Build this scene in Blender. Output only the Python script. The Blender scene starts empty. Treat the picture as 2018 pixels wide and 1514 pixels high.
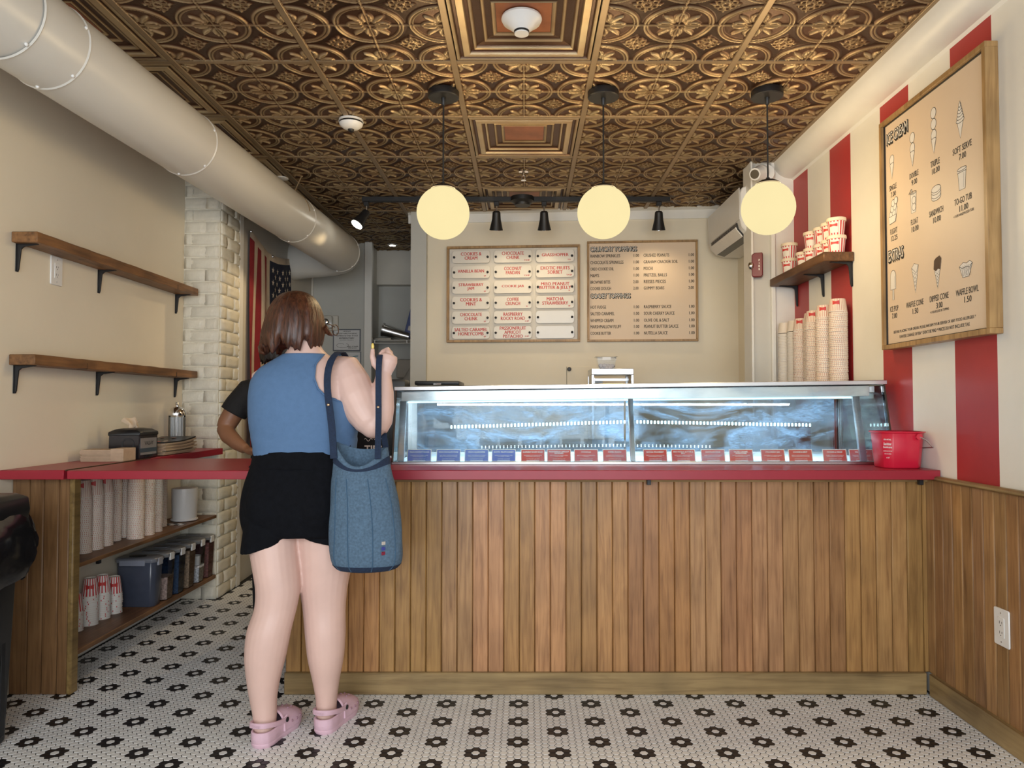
import bpy, bmesh, math, random
import numpy as np
from mathutils import Matrix, Vector, Euler
random.seed(7); rng = np.random.default_rng(5)
PI = math.pi
SC = bpy.context.scene
COL = SC.collection

# ---------------------------------------------------------------- camera, world, lights, exposure
CAMH = 1.165
cam_d = bpy.data.cameras.new('camera'); cam = bpy.data.objects.new('camera', cam_d); COL.objects.link(cam)
cam.location = (0, 0, CAMH); cam.rotation_euler = (PI/2 + math.radians(1.7), 0, 0)
cam_d.sensor_fit = 'HORIZONTAL'; cam_d.sensor_width = 36.0; cam_d.lens = 36.0*1443.0/2018.0
cam_d.shift_x = -26.0/2018.0; cam_d.shift_y = 0.0
cam_d.clip_start = .02; cam_d.clip_end = 60
SC.camera = cam
SC.view_settings.view_transform = 'Standard'; SC.view_settings.look = 'None'
SC.view_settings.gamma = 1.0; SC.view_settings.use_curve_mapping = False
SC.view_settings.exposure = 0.0
SC.cycles.max_bounces = 8; SC.cycles.diffuse_bounces = 3; SC.cycles.glossy_bounces = 3; SC.cycles.transparent_max_bounces = 10; SC.cycles.transmission_bounces = 3; SC.cycles.adaptive_threshold = .05
W = bpy.data.worlds.new('street_sky'); SC.world = W; W.use_nodes = True
_bg = W.node_tree.nodes['Background']; _bg.inputs[0].default_value = (.80, .88, 1, 1); _bg.inputs[1].default_value = .9

def area(name, loc, rot, sx, sy, power, col, spread=PI):
    d = bpy.data.lights.new(name, 'AREA'); d.shape = 'RECTANGLE'; d.size = sx; d.size_y = sy; d.energy = power; d.color = col; d.spread = spread
    o = bpy.data.objects.new(name, d); COL.objects.link(o); o.location = loc; o.rotation_euler = rot; return o
def spot(name, loc, target, power, col, ang=60, blend=.6, rad=.03):
    d = bpy.data.lights.new(name, 'SPOT'); d.energy = power; d.color = col; d.spot_size = math.radians(ang); d.spot_blend = blend; d.shadow_soft_size = rad
    o = bpy.data.objects.new(name, d); COL.objects.link(o); o.location = loc
    o.rotation_euler = (Vector(target)-Vector(loc)).to_track_quat('-Z', 'Y').to_euler(); return o
WARM = (1.0, .74, .42)
# daylight through the storefront window behind the camera
area('window_daylight', (-.25, -1.22, 1.45), (PI/2, 0, 0), 3.2, 2.0, 122, (.91, .955, 1))

# ---------------------------------------------------------------- helpers
def tag(o, label=None, cat=None, group=None, kind=None):
    if label: o['label'] = label
    if cat: o['category'] = cat
    if group: o['group'] = group
    if kind: o['kind'] = kind
    return o
def wmat(o):
    m = Matrix.Identity(4)
    while o is not None:
        m = o.matrix_basis @ m; o = o.parent
    return m
def thing(name, label, cat, loc=(0, 0, 0), rz=0, group=None, kind=None):
    o = bpy.data.objects.new(name, None); o.empty_display_size = .05; COL.objects.link(o)
    o.location = loc; o.rotation_euler = (0, 0, rz); return tag(o, label, cat, group, kind)
def copy_tree(o, parent=None):
    c = o.copy(); COL.objects.link(c); c.parent = parent
    for ch in list(o.children): copy_tree(ch, c)
    return c
def mesh_from(name, V, F, smooth=40):
    me = bpy.data.meshes.new(name); me.from_pydata([tuple(v) for v in V], [], F)
    if smooth:
        me.polygons.foreach_set('use_smooth', [True]*len(me.polygons))
        me.set_sharp_from_angle(angle=math.radians(smooth))
    me.update(); return me
def link(name, me, parent=None, mat=None):
    o = bpy.data.objects.new(name, me); COL.objects.link(o)
    if parent is not None: o.parent = parent
    if mat is not None:
        me.materials.clear()
        for m in (mat if isinstance(mat, (list, tuple)) else [mat]): me.materials.append(m)
    return o
class G:
    def __init__(s): s.V = []; s.F = []; s.M = []
    def add(s, V, F, m=0):
        b = len(s.V); s.V += [tuple(map(float, v)) for v in V]
        for f in F: s.F.append(tuple(b+i for i in f)); s.M.append(m)
        return s
    def hexa(s, P, m=0):  # 8 corners: bottom 4 ccw, top 4 ccw
        return s.add(P, [(3, 2, 1, 0), (4, 5, 6, 7), (0, 1, 5, 4), (1, 2, 6, 5), (2, 3, 7, 6), (3, 0, 4, 7)], m)
    def box(s, x0, x1, y0, y1, z0, z1, m=0):
        return s.hexa([(x0, y0, z0), (x1, y0, z0), (x1, y1, z0), (x0, y1, z0), (x0, y0, z1), (x1, y0, z1), (x1, y1, z1), (x0, y1, z1)], m)
    def rbox(s, c, size, R=None, m=0):
        c = Vector(c); a, b, d = [q/2 for q in size]; R = R or Matrix.Identity(3)
        P = [(-a, -b, -d), (a, -b, -d), (a, b, -d), (-a, b, -d), (-a, -b, d), (a, -b, d), (a, b, d), (-a, b, d)]
        return s.hexa([c + R @ Vector(p) for p in P], m)
    def rings(s, R, cap=True, m=0, closed=False):
        n = len(R[0]); V = [p for r in R for p in r]; F = []
        k = len(R)
        for i in range(k if closed else k-1):
            a = i*n; b = ((i+1) % k)*n
            for j in range(n): F.append((a+j, a+(j+1) % n, b+(j+1) % n, b+j))
        if cap and not closed:
            F.append(tuple(range(n-1, -1, -1))); F.append(tuple((k-1)*n+j for j in range(n)))
        return s.add(V, F, m)
    def lathe(s, prof, c=(0, 0, 0), n=24, m=0, cap=True):
        return s.rings([[(c[0]+r*math.cos(2*PI*j/n), c[1]+r*math.sin(2*PI*j/n), c[2]+z) for j in range(n)] for r, z in prof], cap, m)
    def loft(s, R, n=20, m=0, cap=True, e=2.0):  # R: (cx,cy,z,rx,ry)
        out = []
        for cx, cy, z, rx, ry in R:
            ring = []
            for j in range(n):
                t = 2*PI*j/n; ct, st = math.cos(t), math.sin(t)
                ring.append((cx+rx*math.copysign(abs(ct)**(2/e), ct), cy+ry*math.copysign(abs(st)**(2/e), st), z))
            out.append(ring)
        return s.rings(out, cap, m)
    def tube(s, P, r, n=10, m=0, cap=True, flat=1.0, up=(0, 0, 1), closed=False):
        P = [Vector(p) for p in P]; k = len(P); rr = r if isinstance(r, (list, tuple)) else [r]*k
        out = []
        for i in range(k):
            if closed: d = P[(i+1) % k]-P[i-1]
            else: d = P[min(i+1, k-1)]-P[max(i-1, 0)]
            d.normalize(); u = Vector(up)
            if i == 0:
                if abs(d.dot(u)) > .95: u = Vector((0, 1, 0)) if abs(d.y) < .9 else Vector((1, 0, 0))
                a = d.cross(u).normalized()
            else: a = (a-d*a.dot(d)).normalized()      # carry the frame along so the tube never twists
            b = a.cross(d).normalized()
            out.append([P[i]+a*rr[i]*math.cos(2*PI*j/n)+b*rr[i]*flat*math.sin(2*PI*j/n) for j in range(n)])
        return s.rings(out, cap, m, closed)
    def prism(s, poly, t0, t1, fn, m=0):  # poly 2d; fn(u,v,t)->xyz
        n = len(poly)
        V = [fn(u, v, t0) for u, v in poly]+[fn(u, v, t1) for u, v in poly]
        F = [tuple(range(n-1, -1, -1)), tuple(range(n, 2*n))]+[(i, (i+1) % n, n+(i+1) % n, n+i) for i in range(n)]
        return s.add(V, F, m)
    def sph(s, c, r, n=16, k=10, m=0, sc=(1, 1, 1)):
        R = []
        for i in range(k+1):
            ph = PI*i/k; q = max(math.sin(ph), 1e-3)
            R.append([(c[0]+r*sc[0]*q*math.cos(2*PI*j/n), c[1]+r*sc[1]*q*math.sin(2*PI*j/n), c[2]-r*sc[2]*math.cos(ph)) for j in range(n)])
        return s.rings(R, True, m)
    def obj(s, name, mat, parent=None, bevel=0, smooth=40, local=False, seg=1):
        V = s.V
        if parent is not None and not local:
            mi = wmat(parent).inverted(); V = [mi @ Vector(v) for v in V]
        me = bpy.data.meshes.new(name); me.from_pydata([tuple(v) for v in V], [], s.F)
        if isinstance(mat, (list, tuple)):
            for m_ in mat: me.materials.append(m_)
            me.polygons.foreach_set('material_index', s.M)
        else: me.materials.append(mat)
        bm = bmesh.new(); bm.from_mesh(me)
        bmesh.ops.recalc_face_normals(bm, faces=bm.faces)
        if bevel:
            es = [e for e in bm.edges if len(e.link_faces) == 2 and e.calc_face_angle(0) > .6]
            bmesh.ops.bevel(bm, geom=es, offset=bevel, segments=seg, affect='EDGES', profile=.6, clamp_overlap=True)
        bm.to_mesh(me); bm.free()
        if smooth:
            me.polygons.foreach_set('use_smooth', [True]*len(me.polygons)); me.set_sharp_from_angle(angle=math.radians(smooth))
        o = bpy.data.objects.new(name, me); COL.objects.link(o)
        if parent is not None: o.parent = parent
        return o

# ---------------------------------------------------------------- materials
def _nt(name):
    m = bpy.data.materials.new(name); m.use_nodes = True; nt = m.node_tree
    return m, nt, nt.nodes['Principled BSDF']
def _mix(nt, a, b, fac, typ='MIX'):
    n = nt.nodes.new('ShaderNodeMix'); n.data_type = 'RGBA'; n.blend_type = typ
    for s, v in ((0, fac), (6, a), (7, b)):
        if isinstance(v, bpy.types.NodeSocket): nt.links.new(v, n.inputs[s])
        elif s == 0: n.inputs[0].default_value = v
        else: n.inputs[s].default_value = (*v, 1)
    return n.outputs[2]
def _coord(nt, stretch=(1, 1, 1), rnd=False, kind='Object'):
    tc = nt.nodes.new('ShaderNodeTexCoord'); out = tc.outputs[kind]
    if rnd:
        oi = nt.nodes.new('ShaderNodeObjectInfo'); va = nt.nodes.new('ShaderNodeVectorMath'); va.operation = 'MULTIPLY_ADD'
        nt.links.new(oi.outputs['Random'], va.inputs[0]); va.inputs[1].default_value = (37, 53, 71); nt.links.new(out, va.inputs[2]); out = va.outputs[0]
    mp = nt.nodes.new('ShaderNodeMapping'); mp.inputs['Scale'].default_value = stretch; nt.links.new(out, mp.inputs[0])
    return mp.outputs[0]
def _noise(nt, vec, scale, detail=4, rough=.55, dist=0):
    n = nt.nodes.new('ShaderNodeTexNoise'); n.inputs['Scale'].default_value = scale; n.inputs['Detail'].default_value = detail
    n.inputs['Roughness'].default_value = rough; n.inputs['Distortion'].default_value = dist
    nt.links.new(vec, n.inputs['Vector']); return n.outputs['Fac']
def _ramp(nt, fac, stops):
    r = nt.nodes.new('ShaderNodeValToRGB'); nt.links.new(fac, r.inputs[0])
    e = r.color_ramp.elements
    while len(e) < len(stops): e.new(.5)
    for q, (p, c) in zip(e, stops): q.position = p; q.color = (*c, 1) if len(c) == 3 else c
    return r.outputs[0]
def _bump(nt, p, hgt, strength=.2, dist=.01):
    b = nt.nodes.new('ShaderNodeBump'); b.inputs['Strength'].default_value = strength; b.inputs['Distance'].default_value = dist
    nt.links.new(hgt, b.inputs['Height']); nt.links.new(b.outputs[0], p.inputs['Normal'])
def mat(name, col, rough=.5, metal=0, var=.06, scale=12, bump=0, bscale=80, spec=.5, objcol=False, stretch=(1, 1, 1), coat=0, emit=0, sss=0):
    m, nt, p = _nt(name); v = _coord(nt, stretch)
    n = _noise(nt, v, scale)
    c = _ramp(nt, n, [(.3, tuple(q*(1-var) for q in col)), (.7, tuple(min(1, q*(1+var)) for q in col))])
    if objcol:
        oi = nt.nodes.new('ShaderNodeObjectInfo'); c = _mix(nt, c, oi.outputs['Color'], 1.0, 'MULTIPLY')
    nt.links.new(c, p.inputs['Base Color'])
    p.inputs['Roughness'].default_value = rough; p.inputs['Metallic'].default_value = metal
    p.inputs['Specular IOR Level'].default_value = spec
    if coat: p.inputs['Coat Weight'].default_value = coat; p.inputs['Coat Roughness'].default_value = .15
    if emit: nt.links.new(c, p.inputs['Emission Color']); p.inputs['Emission Strength'].default_value = emit
    if sss: p.inputs['Subsurface Weight'].default_value = sss; p.inputs['Subsurface Radius'].default_value = (.02, .008, .005); p.inputs['Subsurface Scale'].default_value = .5
    if bump: _bump(nt, p, _noise(nt, v, bscale, 3), bump, .004)
    return m
def wood(name, dark, light, axis=2, rough=.42, fine=90, objcol=True, var=1.0, blotch=.35):
    m, nt, p = _nt(name)
    st = [1, 1, 1]; st[axis] = .045
    v = _coord(nt, tuple(st), True)
    st2 = [1, 1, 1]; st2[axis] = .12
    v2 = _coord(nt, tuple(st2), True)
    n1 = _noise(nt, v, fine, 5, .6, .4); n2 = _noise(nt, v2, 22, 3, .55, 1.2); n3 = _noise(nt, _coord(nt, (1, 1, 1), True), 5, 2)
    c = _ramp(nt, n1, [(.28, tuple(q*.80 for q in dark)), (.48, tuple((p_+q)/2 for p_, q in zip(dark, light))), (.70, light)])
    c2 = _ramp(nt, n2, [(.34, (.62, .55, .50)), (.50, (1, 1, 1)), (.7, (1, 1, 1))])
    c = _mix(nt, c, c2, .45, 'MULTIPLY')
    c3 = _ramp(nt, n3, [(.35, (1-blotch,)*3), (.65, (1.0, 1.0, 1.0))]); c = _mix(nt, c, c3, 1.0, 'MULTIPLY')
    if objcol:
        oi = nt.nodes.new('ShaderNodeObjectInfo'); c = _mix(nt, c, oi.outputs['Color'], 1.0, 'MULTIPLY')
    nt.links.new(c, p.inputs['Base Color']); p.inputs['Roughness'].default_value = rough
    _bump(nt, p, n1, .12, .003); return m
def emis(name, col, strength):
    m, nt, p = _nt(name); p.inputs['Base Color'].default_value = (*col, 1)
    p.inputs['Emission Color'].default_value = (*col, 1); p.inputs['Emission Strength'].default_value = strength; p.inputs['Roughness'].default_value = .3
    return m
def glow(name, col, strength):
    m = bpy.data.materials.new(name); m.use_nodes = True; nt = m.node_tree; nt.nodes.clear()
    out = nt.nodes.new('ShaderNodeOutputMaterial'); e = nt.nodes.new('ShaderNodeEmission'); e.inputs[1].default_value = strength
    n = _noise(nt, _coord(nt), 6); nt.links.new(_ramp(nt, n, [(.3, col), (.7, tuple(q*.97 for q in col))]), e.inputs[0]); nt.links.new(e.outputs[0], out.inputs[0]); return m
def glass(name, tint=(.95, .98, .98), smudge=0., smudge_col=(.7, .82, .95), rough=.03, smscale=3.0, fres=1.5):
    """thin sheet glass: transparent + fresnel gloss + wiped-on smear film"""
    m = bpy.data.materials.new(name); m.use_nodes = True; nt = m.node_tree; nt.nodes.clear()
    out = nt.nodes.new('ShaderNodeOutputMaterial'); tr = nt.nodes.new('ShaderNodeBsdfTransparent'); tr.inputs[0].default_value = (*tint, 1)
    gl = nt.nodes.new('ShaderNodeBsdfGlossy'); gl.inputs['Roughness'].default_value = rough; gl.inputs[0].default_value = (1, 1, 1, 1)
    fr = nt.nodes.new('ShaderNodeFresnel'); fr.inputs[0].default_value = fres
    mx = nt.nodes.new('ShaderNodeMixShader'); nt.links.new(fr.outputs[0], mx.inputs[0]); nt.links.new(tr.outputs[0], mx.inputs[1]); nt.links.new(gl.outputs[0], mx.inputs[2])
    res = mx.outputs[0]
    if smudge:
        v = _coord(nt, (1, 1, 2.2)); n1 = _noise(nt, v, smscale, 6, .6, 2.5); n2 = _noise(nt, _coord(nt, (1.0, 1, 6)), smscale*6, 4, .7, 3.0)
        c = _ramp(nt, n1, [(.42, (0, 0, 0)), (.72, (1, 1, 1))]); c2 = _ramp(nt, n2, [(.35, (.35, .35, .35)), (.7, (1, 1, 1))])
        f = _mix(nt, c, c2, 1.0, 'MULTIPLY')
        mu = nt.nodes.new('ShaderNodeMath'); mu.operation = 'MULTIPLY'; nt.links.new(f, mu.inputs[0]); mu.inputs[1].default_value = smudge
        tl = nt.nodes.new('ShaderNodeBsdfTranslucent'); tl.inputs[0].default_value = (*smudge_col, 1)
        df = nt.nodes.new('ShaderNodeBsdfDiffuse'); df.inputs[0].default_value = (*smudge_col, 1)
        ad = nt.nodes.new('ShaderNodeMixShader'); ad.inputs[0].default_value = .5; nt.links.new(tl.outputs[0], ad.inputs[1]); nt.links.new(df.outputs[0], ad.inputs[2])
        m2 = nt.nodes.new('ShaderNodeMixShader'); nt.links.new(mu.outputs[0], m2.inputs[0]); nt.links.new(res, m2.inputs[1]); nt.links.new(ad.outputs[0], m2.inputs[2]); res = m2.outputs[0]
    nt.links.new(res, out.inputs[0]); return m

MT = dict(
    cream=mat('cream_wall_paint', (.80, .72, .57), .36, var=.02, scale=4, bump=.05, bscale=300),
    backcream=mat('back_wall_paint', (.80, .72, .56), .5, var=.02, scale=4),
    white=mat('white_trim_paint', (.80, .78, .72), .4, var=.02),
    grey=mat('grey_hall_paint', (.50, .50, .46), .5, var=.03, scale=5),
    hallw=mat('hall_wall_paint', (.60, .57, .50), .5, var=.03, scale=5),
    brick=mat('painted_brick', (.76, .72, .60), .5, var=.05, scale=25, bump=.6, bscale=60),
    mortar=mat('painted_mortar', (.75, .71, .59), .6, var=.06, scale=30, bump=.6, bscale=90),
    red=mat('red_laminate', (.33, .016, .032), .36, var=.03, scale=30),
    redwall=mat('red_wall_paint', (.42, .030, .028), .5, var=.03),
    tilew=mat('white_hex_tile', (.80, .79, .76), .30, var=.07, scale=9, objcol=False),
    tileb=mat('black_hex_tile', (.012, .012, .014), .35, var=.2, scale=20),
    grout=mat('black_grout', (.02, .02, .02), .8, var=.2),
    black=mat('black_metal', (.012, .012, .013), .45, var=.1),
    blackpl=mat('black_plastic', (.010, .011, .013), .35, var=.15),
    steel=mat('brushed_steel', (.60, .61, .62), .28, metal=1, var=.05, scale=3, stretch=(.4, 8, 8)),
    chrome=mat('chrome', (.8, .8, .8), .08, metal=1, var=.02),
    duct=mat('painted_duct', (.70, .68, .62), .33, var=.02, scale=3),
    plastw=mat('white_plastic', (.78, .77, .74), .35, var=.02),
    plank=wood('stained_plank', (.36, .175, .066), (.52, .285, .118), 2, blotch=.22),
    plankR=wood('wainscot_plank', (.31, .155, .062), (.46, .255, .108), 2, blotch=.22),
    base=wood('pale_baseboard', (.25, .16, .065), (.40, .28, .125), 0, blotch=.3, fine=40),
    baseY=wood('pale_baseboard_side', (.25, .16, .065), (.40, .28, .125), 1, blotch=.3, fine=40),
    shelfY=wood('walnut_shelf', (.17, .075, .026), (.36, .17, .06), 1, fine=50, rough=.5),
    darkshelf=wood('dark_shelf', (.10, .045, .018), (.20, .10, .042), 1, fine=70, rough=.45),
    frame=wood('oak_frame', (.36, .20, .07), (.55, .34, .14), 2, fine=60),
    ink=mat('black_ink', (.02, .018, .016), .7, var=.1),
    cream_fill=mat('drawing_fill', (.78, .74, .68), .6, var=.02),
    chocfill=mat('chocolate_fill', (.06, .025, .014), .6, var=.1),
    panel=mat('menu_panel', (.74, .58, .42), .5, var=.02, scale=3),
    panelw=mat('flavour_panel', (.72, .68, .60), .5, var=.02),
    plaque=mat('enamel_plaque', (.80, .76, .68), .3, var=.01),
    plaquew=mat('blank_white_plaque', (.82, .82, .80), .3, var=.01),
    redink=mat('red_lettering', (.55, .035, .030), .5, var=.05),
    globe=glow('lit_opal_glass', (1.0, .84, .44), 1.0),
    lampon=emis('lit_spot_lens', (1.0, .95, .82), 9),
    paper=mat('cup_paper', (.78, .72, .64), .55, var=.03),
    lid=mat('tub_lid', (.80, .68, .52), .5, var=.02),
    kraft=mat('kraft_paper', (.50, .36, .24), .7, var=.08, scale=30),
    skin=mat('light_skin', (.70, .475, .405), .45, var=.05, scale=9),
    skin2=mat('brown_skin', (.27, .125, .065), .45, var=.06, scale=9),
    denim=mat('denim', (.075, .130, .195), .85, var=.25, scale=140, bump=.25, bscale=600),
    denimd=mat('dark_denim', (.008, .020, .050), .85, var=.25, scale=160, bump=.2, bscale=600),
    tank=mat('blue_ribbed_cotton', (.085, .165, .305), .85, var=.05, scale=60, bump=.1, bscale=400),
    shorts=mat('black_crepe', (.0035, .0040, .0060), .9, spec=.15, var=.25, scale=60, bump=.2, bscale=300),
    tee=mat('black_cotton', (.008, .008, .009), .85, var=.2, scale=60),
    croc=mat('pink_foam', (.70, .47, .55), .5, var=.03, scale=40),
    crocd=mat('pink_foam_dark', (.35, .20, .24), .6, var=.05),
    blue=mat('card_blue', (.10, .15, .48), .5, var=.04),
    cardred=mat('card_red', (.62, .055, .030), .5, var=.04),
    cardedge=mat('card_border', (.80, .72, .60), .5, var=.02),
    bucket=mat('red_bucket_plastic', (.62, .014, .045), .3, var=.03, coat=.2),
    clearp=glass('clear_plastic', (.86, .88, .90), fres=1.35, rough=.08),
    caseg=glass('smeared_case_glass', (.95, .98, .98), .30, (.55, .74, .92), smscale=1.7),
    caseb=glass('smeared_rear_glass', (.62, .66, .70), 1.0, (.45, .62, .82), smscale=2.0),  # smears, with the bluish LED glow put into the film's tint
    caseside=glass('case_side_glass', (.86, .95, .92), .12, (.7, .85, .85)),
    led=emis('led_chips', (.70, .98, 1.0), 7),  # glow colour for the modelled LED reflection
)
def stripes(name, red, white, k, per_rev=True, duty=.5):
    """printed upright stripes that run round a cup"""
    m, nt, p = _nt(name); tc = nt.nodes.new('ShaderNodeTexCoord'); sp = nt.nodes.new('ShaderNodeSeparateXYZ'); nt.links.new(tc.outputs['Object'], sp.inputs[0])
    at = nt.nodes.new('ShaderNodeMath'); at.operation = 'ARCTAN2'; nt.links.new(sp.outputs[0], at.inputs[0]); nt.links.new(sp.outputs[1], at.inputs[1])
    mu = nt.nodes.new('ShaderNodeMath'); mu.operation = 'MULTIPLY'; nt.links.new(at.outputs[0], mu.inputs[0]); mu.inputs[1].default_value = k/(2*PI)
    fr = nt.nodes.new('ShaderNodeMath'); fr.operation = 'FRACT'; nt.links.new(mu.outputs[0], fr.inputs[0])
    gt = nt.nodes.new('ShaderNodeMath'); gt.operation = 'GREATER_THAN'; nt.links.new(fr.outputs[0], gt.inputs[0]); gt.inputs[1].default_value = 1-duty
    c = _mix(nt, white, red, gt.outputs[0]); nt.links.new(c, p.inputs['Base Color']); p.inputs['Roughness'].default_value = .5; return m
MT['cupstripe'] = stripes('cup_wide_stripes', (.58, .045, .05), (.80, .77, .72), 16)
MT['cupdash'] = stripes('cup_rim_dashes', (.58, .045, .05), (.80, .77, .72), 4, duty=.07)
MT['cupthin'] = stripes('cup_thin_stripes', (.42, .07, .05), (.78, .68, .56), 30, duty=.22)

def text(s, size, m, parent, loc, R, align='CENTER', sx=1.0, bold=0.0, name='lettering', extr=0.0, fitw=0, fith=0, dbl=0):
    """flat lettering; R maps text x,y,z axes to world, loc in world"""
    cu = bpy.data.curves.new('t', 'FONT'); cu.body = s; cu.size = size; cu.align_x = align; cu.align_y = 'CENTER'; cu.offset = bold; cu.resolution_u = 2; cu.space_line = .85
    cu.extrude = extr
    o = bpy.data.objects.new('t', cu); COL.objects.link(o); dg = bpy.context.evaluated_depsgraph_get()
    me = bpy.data.meshes.new_from_object(o.evaluated_get(dg)); bpy.data.objects.remove(o); bpy.data.curves.remove(cu)
    me.name = name; me.materials.clear(); me.materials.append(m)
    if dbl:   # heavier strokes: the same glyphs once more, a hair to the side
        bm = bmesh.new(); bm.from_mesh(me); r = bmesh.ops.duplicate(bm, geom=bm.verts[:]+bm.edges[:]+bm.faces[:])
        for v in r['geom']:
            if isinstance(v, bmesh.types.BMVert): v.co.x += dbl; v.co.z += .00006
        bm.to_mesh(me); bm.free()
    sy = 1.0
    if fitw or fith:
        n = len(me.vertices); co = np.empty(n*3, np.float32); me.vertices.foreach_get('co', co); co = co.reshape(-1, 3)
        if fitw: sx = fitw/max(1e-6, float(np.ptp(co[:, 0])))
        if fith: sy = fith/max(1e-6, float(np.ptp(co[:, 1])))
    T = Matrix.Translation(Vector(loc)) @ R.to_4x4() @ Matrix.Diagonal((sx, sy, 1, 1))
    if parent is not None: T = wmat(parent).inverted() @ T
    me.transform(T); ob = bpy.data.objects.new(name, me); COL.objects.link(ob); ob.parent = parent; return ob
def axes(x, y, z): return Matrix((x, y, z)).transposed()
FRONT = axes((1, 0, 0), (0, 0, 1), (0, -1, 0))      # reads towards -Y
RIGHTW = axes((0, -1, 0), (0, 0, 1), (-1, 0, 0))    # on the right wall, reads towards -X
LEFTW = axes((0, 1, 0), (0, 0, 1), (1, 0, 0))       # on the left wall, reads towards +X
# ---------------------------------------------------------------- the setting
CE = 2.667; XR = 1.648; XL = -2.085; YF = -1.25
def struct(o, label, cat): return tag(o, label, cat, kind='structure')

# floor: a black grout bed with hexagon tiles set on it
floor = struct(G().box(XL-.1, XR+.1, YF-.2, 7.3, -.05, -.0015).obj('floor', MT['grout'], smooth=0), 'white hexagon mosaic floor with black flower rosettes', 'floor')
HR = .0157; HC = (.116, 2.657); GAP = .0015
def hex_cells():
    out = []
    i0 = int((XL-HC[0])/(1.5*HR))-1; i1 = int((XR-HC[0])/(1.5*HR))+1
    for i in range(i0, i1+1):
        x = HC[0]+i*1.5*HR
        if not XL+.01 < x < XR-.01: continue
        off = .5 if i % 2 else 0
        j0 = int((.9-HC[1])/(math.sqrt(3)*HR)); j1 = int((7.0-HC[1])/(math.sqrt(3)*HR))
        for j in range(j0, j1+1):
            y = HC[1]+(j+off)*math.sqrt(3)*HR
            if x > -.94 and y > 3.03: continue
            if x < -1.84 and y > 4.45: continue
            if x < -2.07: continue
            if x > -1.0 and y > 5.6: continue
            # axial coordinates -> black ring round each rosette centre
            q = i; r = j-(i-(i & 1))//2
            black = False
            for dq, dr in ((1, 0), (-1, 0), (0, 1), (0, -1), (1, -1), (-1, 1)):
                a = q+dq; b = r+dr; jj = b+(a-(a & 1))//2
                if a % 6 == 0:
                    k = a//6
                    if (jj-(3 if k % 2 else 0)) % 6 == 0 and (a & 1) == 0: black = True
            out.append((x, y, black))
    return out
cells = hex_cells()
hv = [(math.cos(PI/3*k), math.sin(PI/3*k)) for k in range(6)]
def hex_geo(cx, cy, top=.0, b=.0009):
    R0 = HR-GAP; R1 = R0-b
    return [(cx+R0*a, cy+R0*c, -.0012) for a, c in hv]+[(cx+R0*a, cy+R0*c, top-b*.6) for a, c in hv]+[(cx+R1*a, cy+R1*c, top) for a, c in hv]
HF = [(i, (i+1) % 6, 6+(i+1) % 6, 6+i) for i in range(6)]+[(6+i, 6+(i+1) % 6, 12+(i+1) % 6, 12+i) for i in range(6)]+[tuple(range(12, 18))]
def px_of(x, y):  # is a floor point inside the photograph
    z = -CAMH; c, s = math.cos(math.radians(1.7)), math.sin(math.radians(1.7))
    d = y*c+z*s; u = -y*s+z*c
    return 1035+1443*x/d, 757-1443*u/d
order = sorted(range(len(cells)), key=lambda k: cells[k][1])
near = []
for k in order:
    x, y, b = cells[k]; px, py = px_of(x, y)
    if len(near) < 300 and 0 < px < 2018 and py < 1506 and y > 2: near.append(k)
nearset = set(near)
me_w = mesh_from('tile', hex_geo(0, 0), HF, 30); me_w.materials.append(MT['tilew'])
me_b = mesh_from('tile', hex_geo(0, 0), HF, 30); me_b.materials.append(MT['tileb'])
for k in near:
    x, y, b = cells[k]; o = link('floor_tile', me_b if b else me_w, floor); o.location = (x, y, rng.uniform(-.0003, .0003))
V = []; F = []; MI = []
for k in order:
    if k in nearset: continue
    x, y, b = cells[k]; n = len(V); V += hex_geo(x, y, rng.uniform(-.0003, .0003)); F += [tuple(n+i for i in f) for f in HF]; MI += [1 if b else 0]*len(HF)
me = bpy.data.meshes.new('floor_tiles'); me.from_pydata(V, [], F); me.materials.append(MT['tilew']); me.materials.append(MT['tileb']); me.polygons.foreach_set('material_index', MI)
o = link('tile_field', me, floor); o['kind'] = 'stuff'

# ceiling: pressed-metal tiles in a metal grid
S = .6096; CX0 = -1.53; CY0 = 3.142
ceil = struct(G().box(XL-.1, XR+.1, YF-.2, 7.3, CE+.035, CE+.08).obj('ceiling', MT['black'], smooth=0), 'bronze pressed-metal ceiling of square embossed tiles in a grid', 'ceiling')
def tin_material():
    m, nt, p = _nt('antique_bronze_tin'); at = nt.nodes.new('ShaderNodeAttribute'); at.attribute_name = 'relief'
    v = _coord(nt, (1, 1, 1), True); n = _noise(nt, v, 6, 4); ng = _noise(nt, v, 260, 2)
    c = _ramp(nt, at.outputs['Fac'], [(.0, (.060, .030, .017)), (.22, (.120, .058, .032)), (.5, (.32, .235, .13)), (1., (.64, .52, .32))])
    c2 = _ramp(nt, n, [(.3, (.75, .60, .52)), (.7, (1, 1, 1))]); c = _mix(nt, c, c2, .8, 'MULTIPLY')
    nt.links.new(c, p.inputs['Base Color']); p.inputs['Metallic'].default_value = .55; p.inputs['Roughness'].default_value = .36
    _bump(nt, p, ng, .25, .003); return m
TIN = tin_material()
BAR = mat('bronze_grid_bar', (.32, .23, .135), .42, metal=.5, var=.1, scale=6)
COPPER = mat('copper_coffer_centre', (.33, .115, .05), .38, metal=.5, var=.25, scale=9)
def gs(d, c, w): return np.exp(-((d-c)/w)**2)
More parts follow.
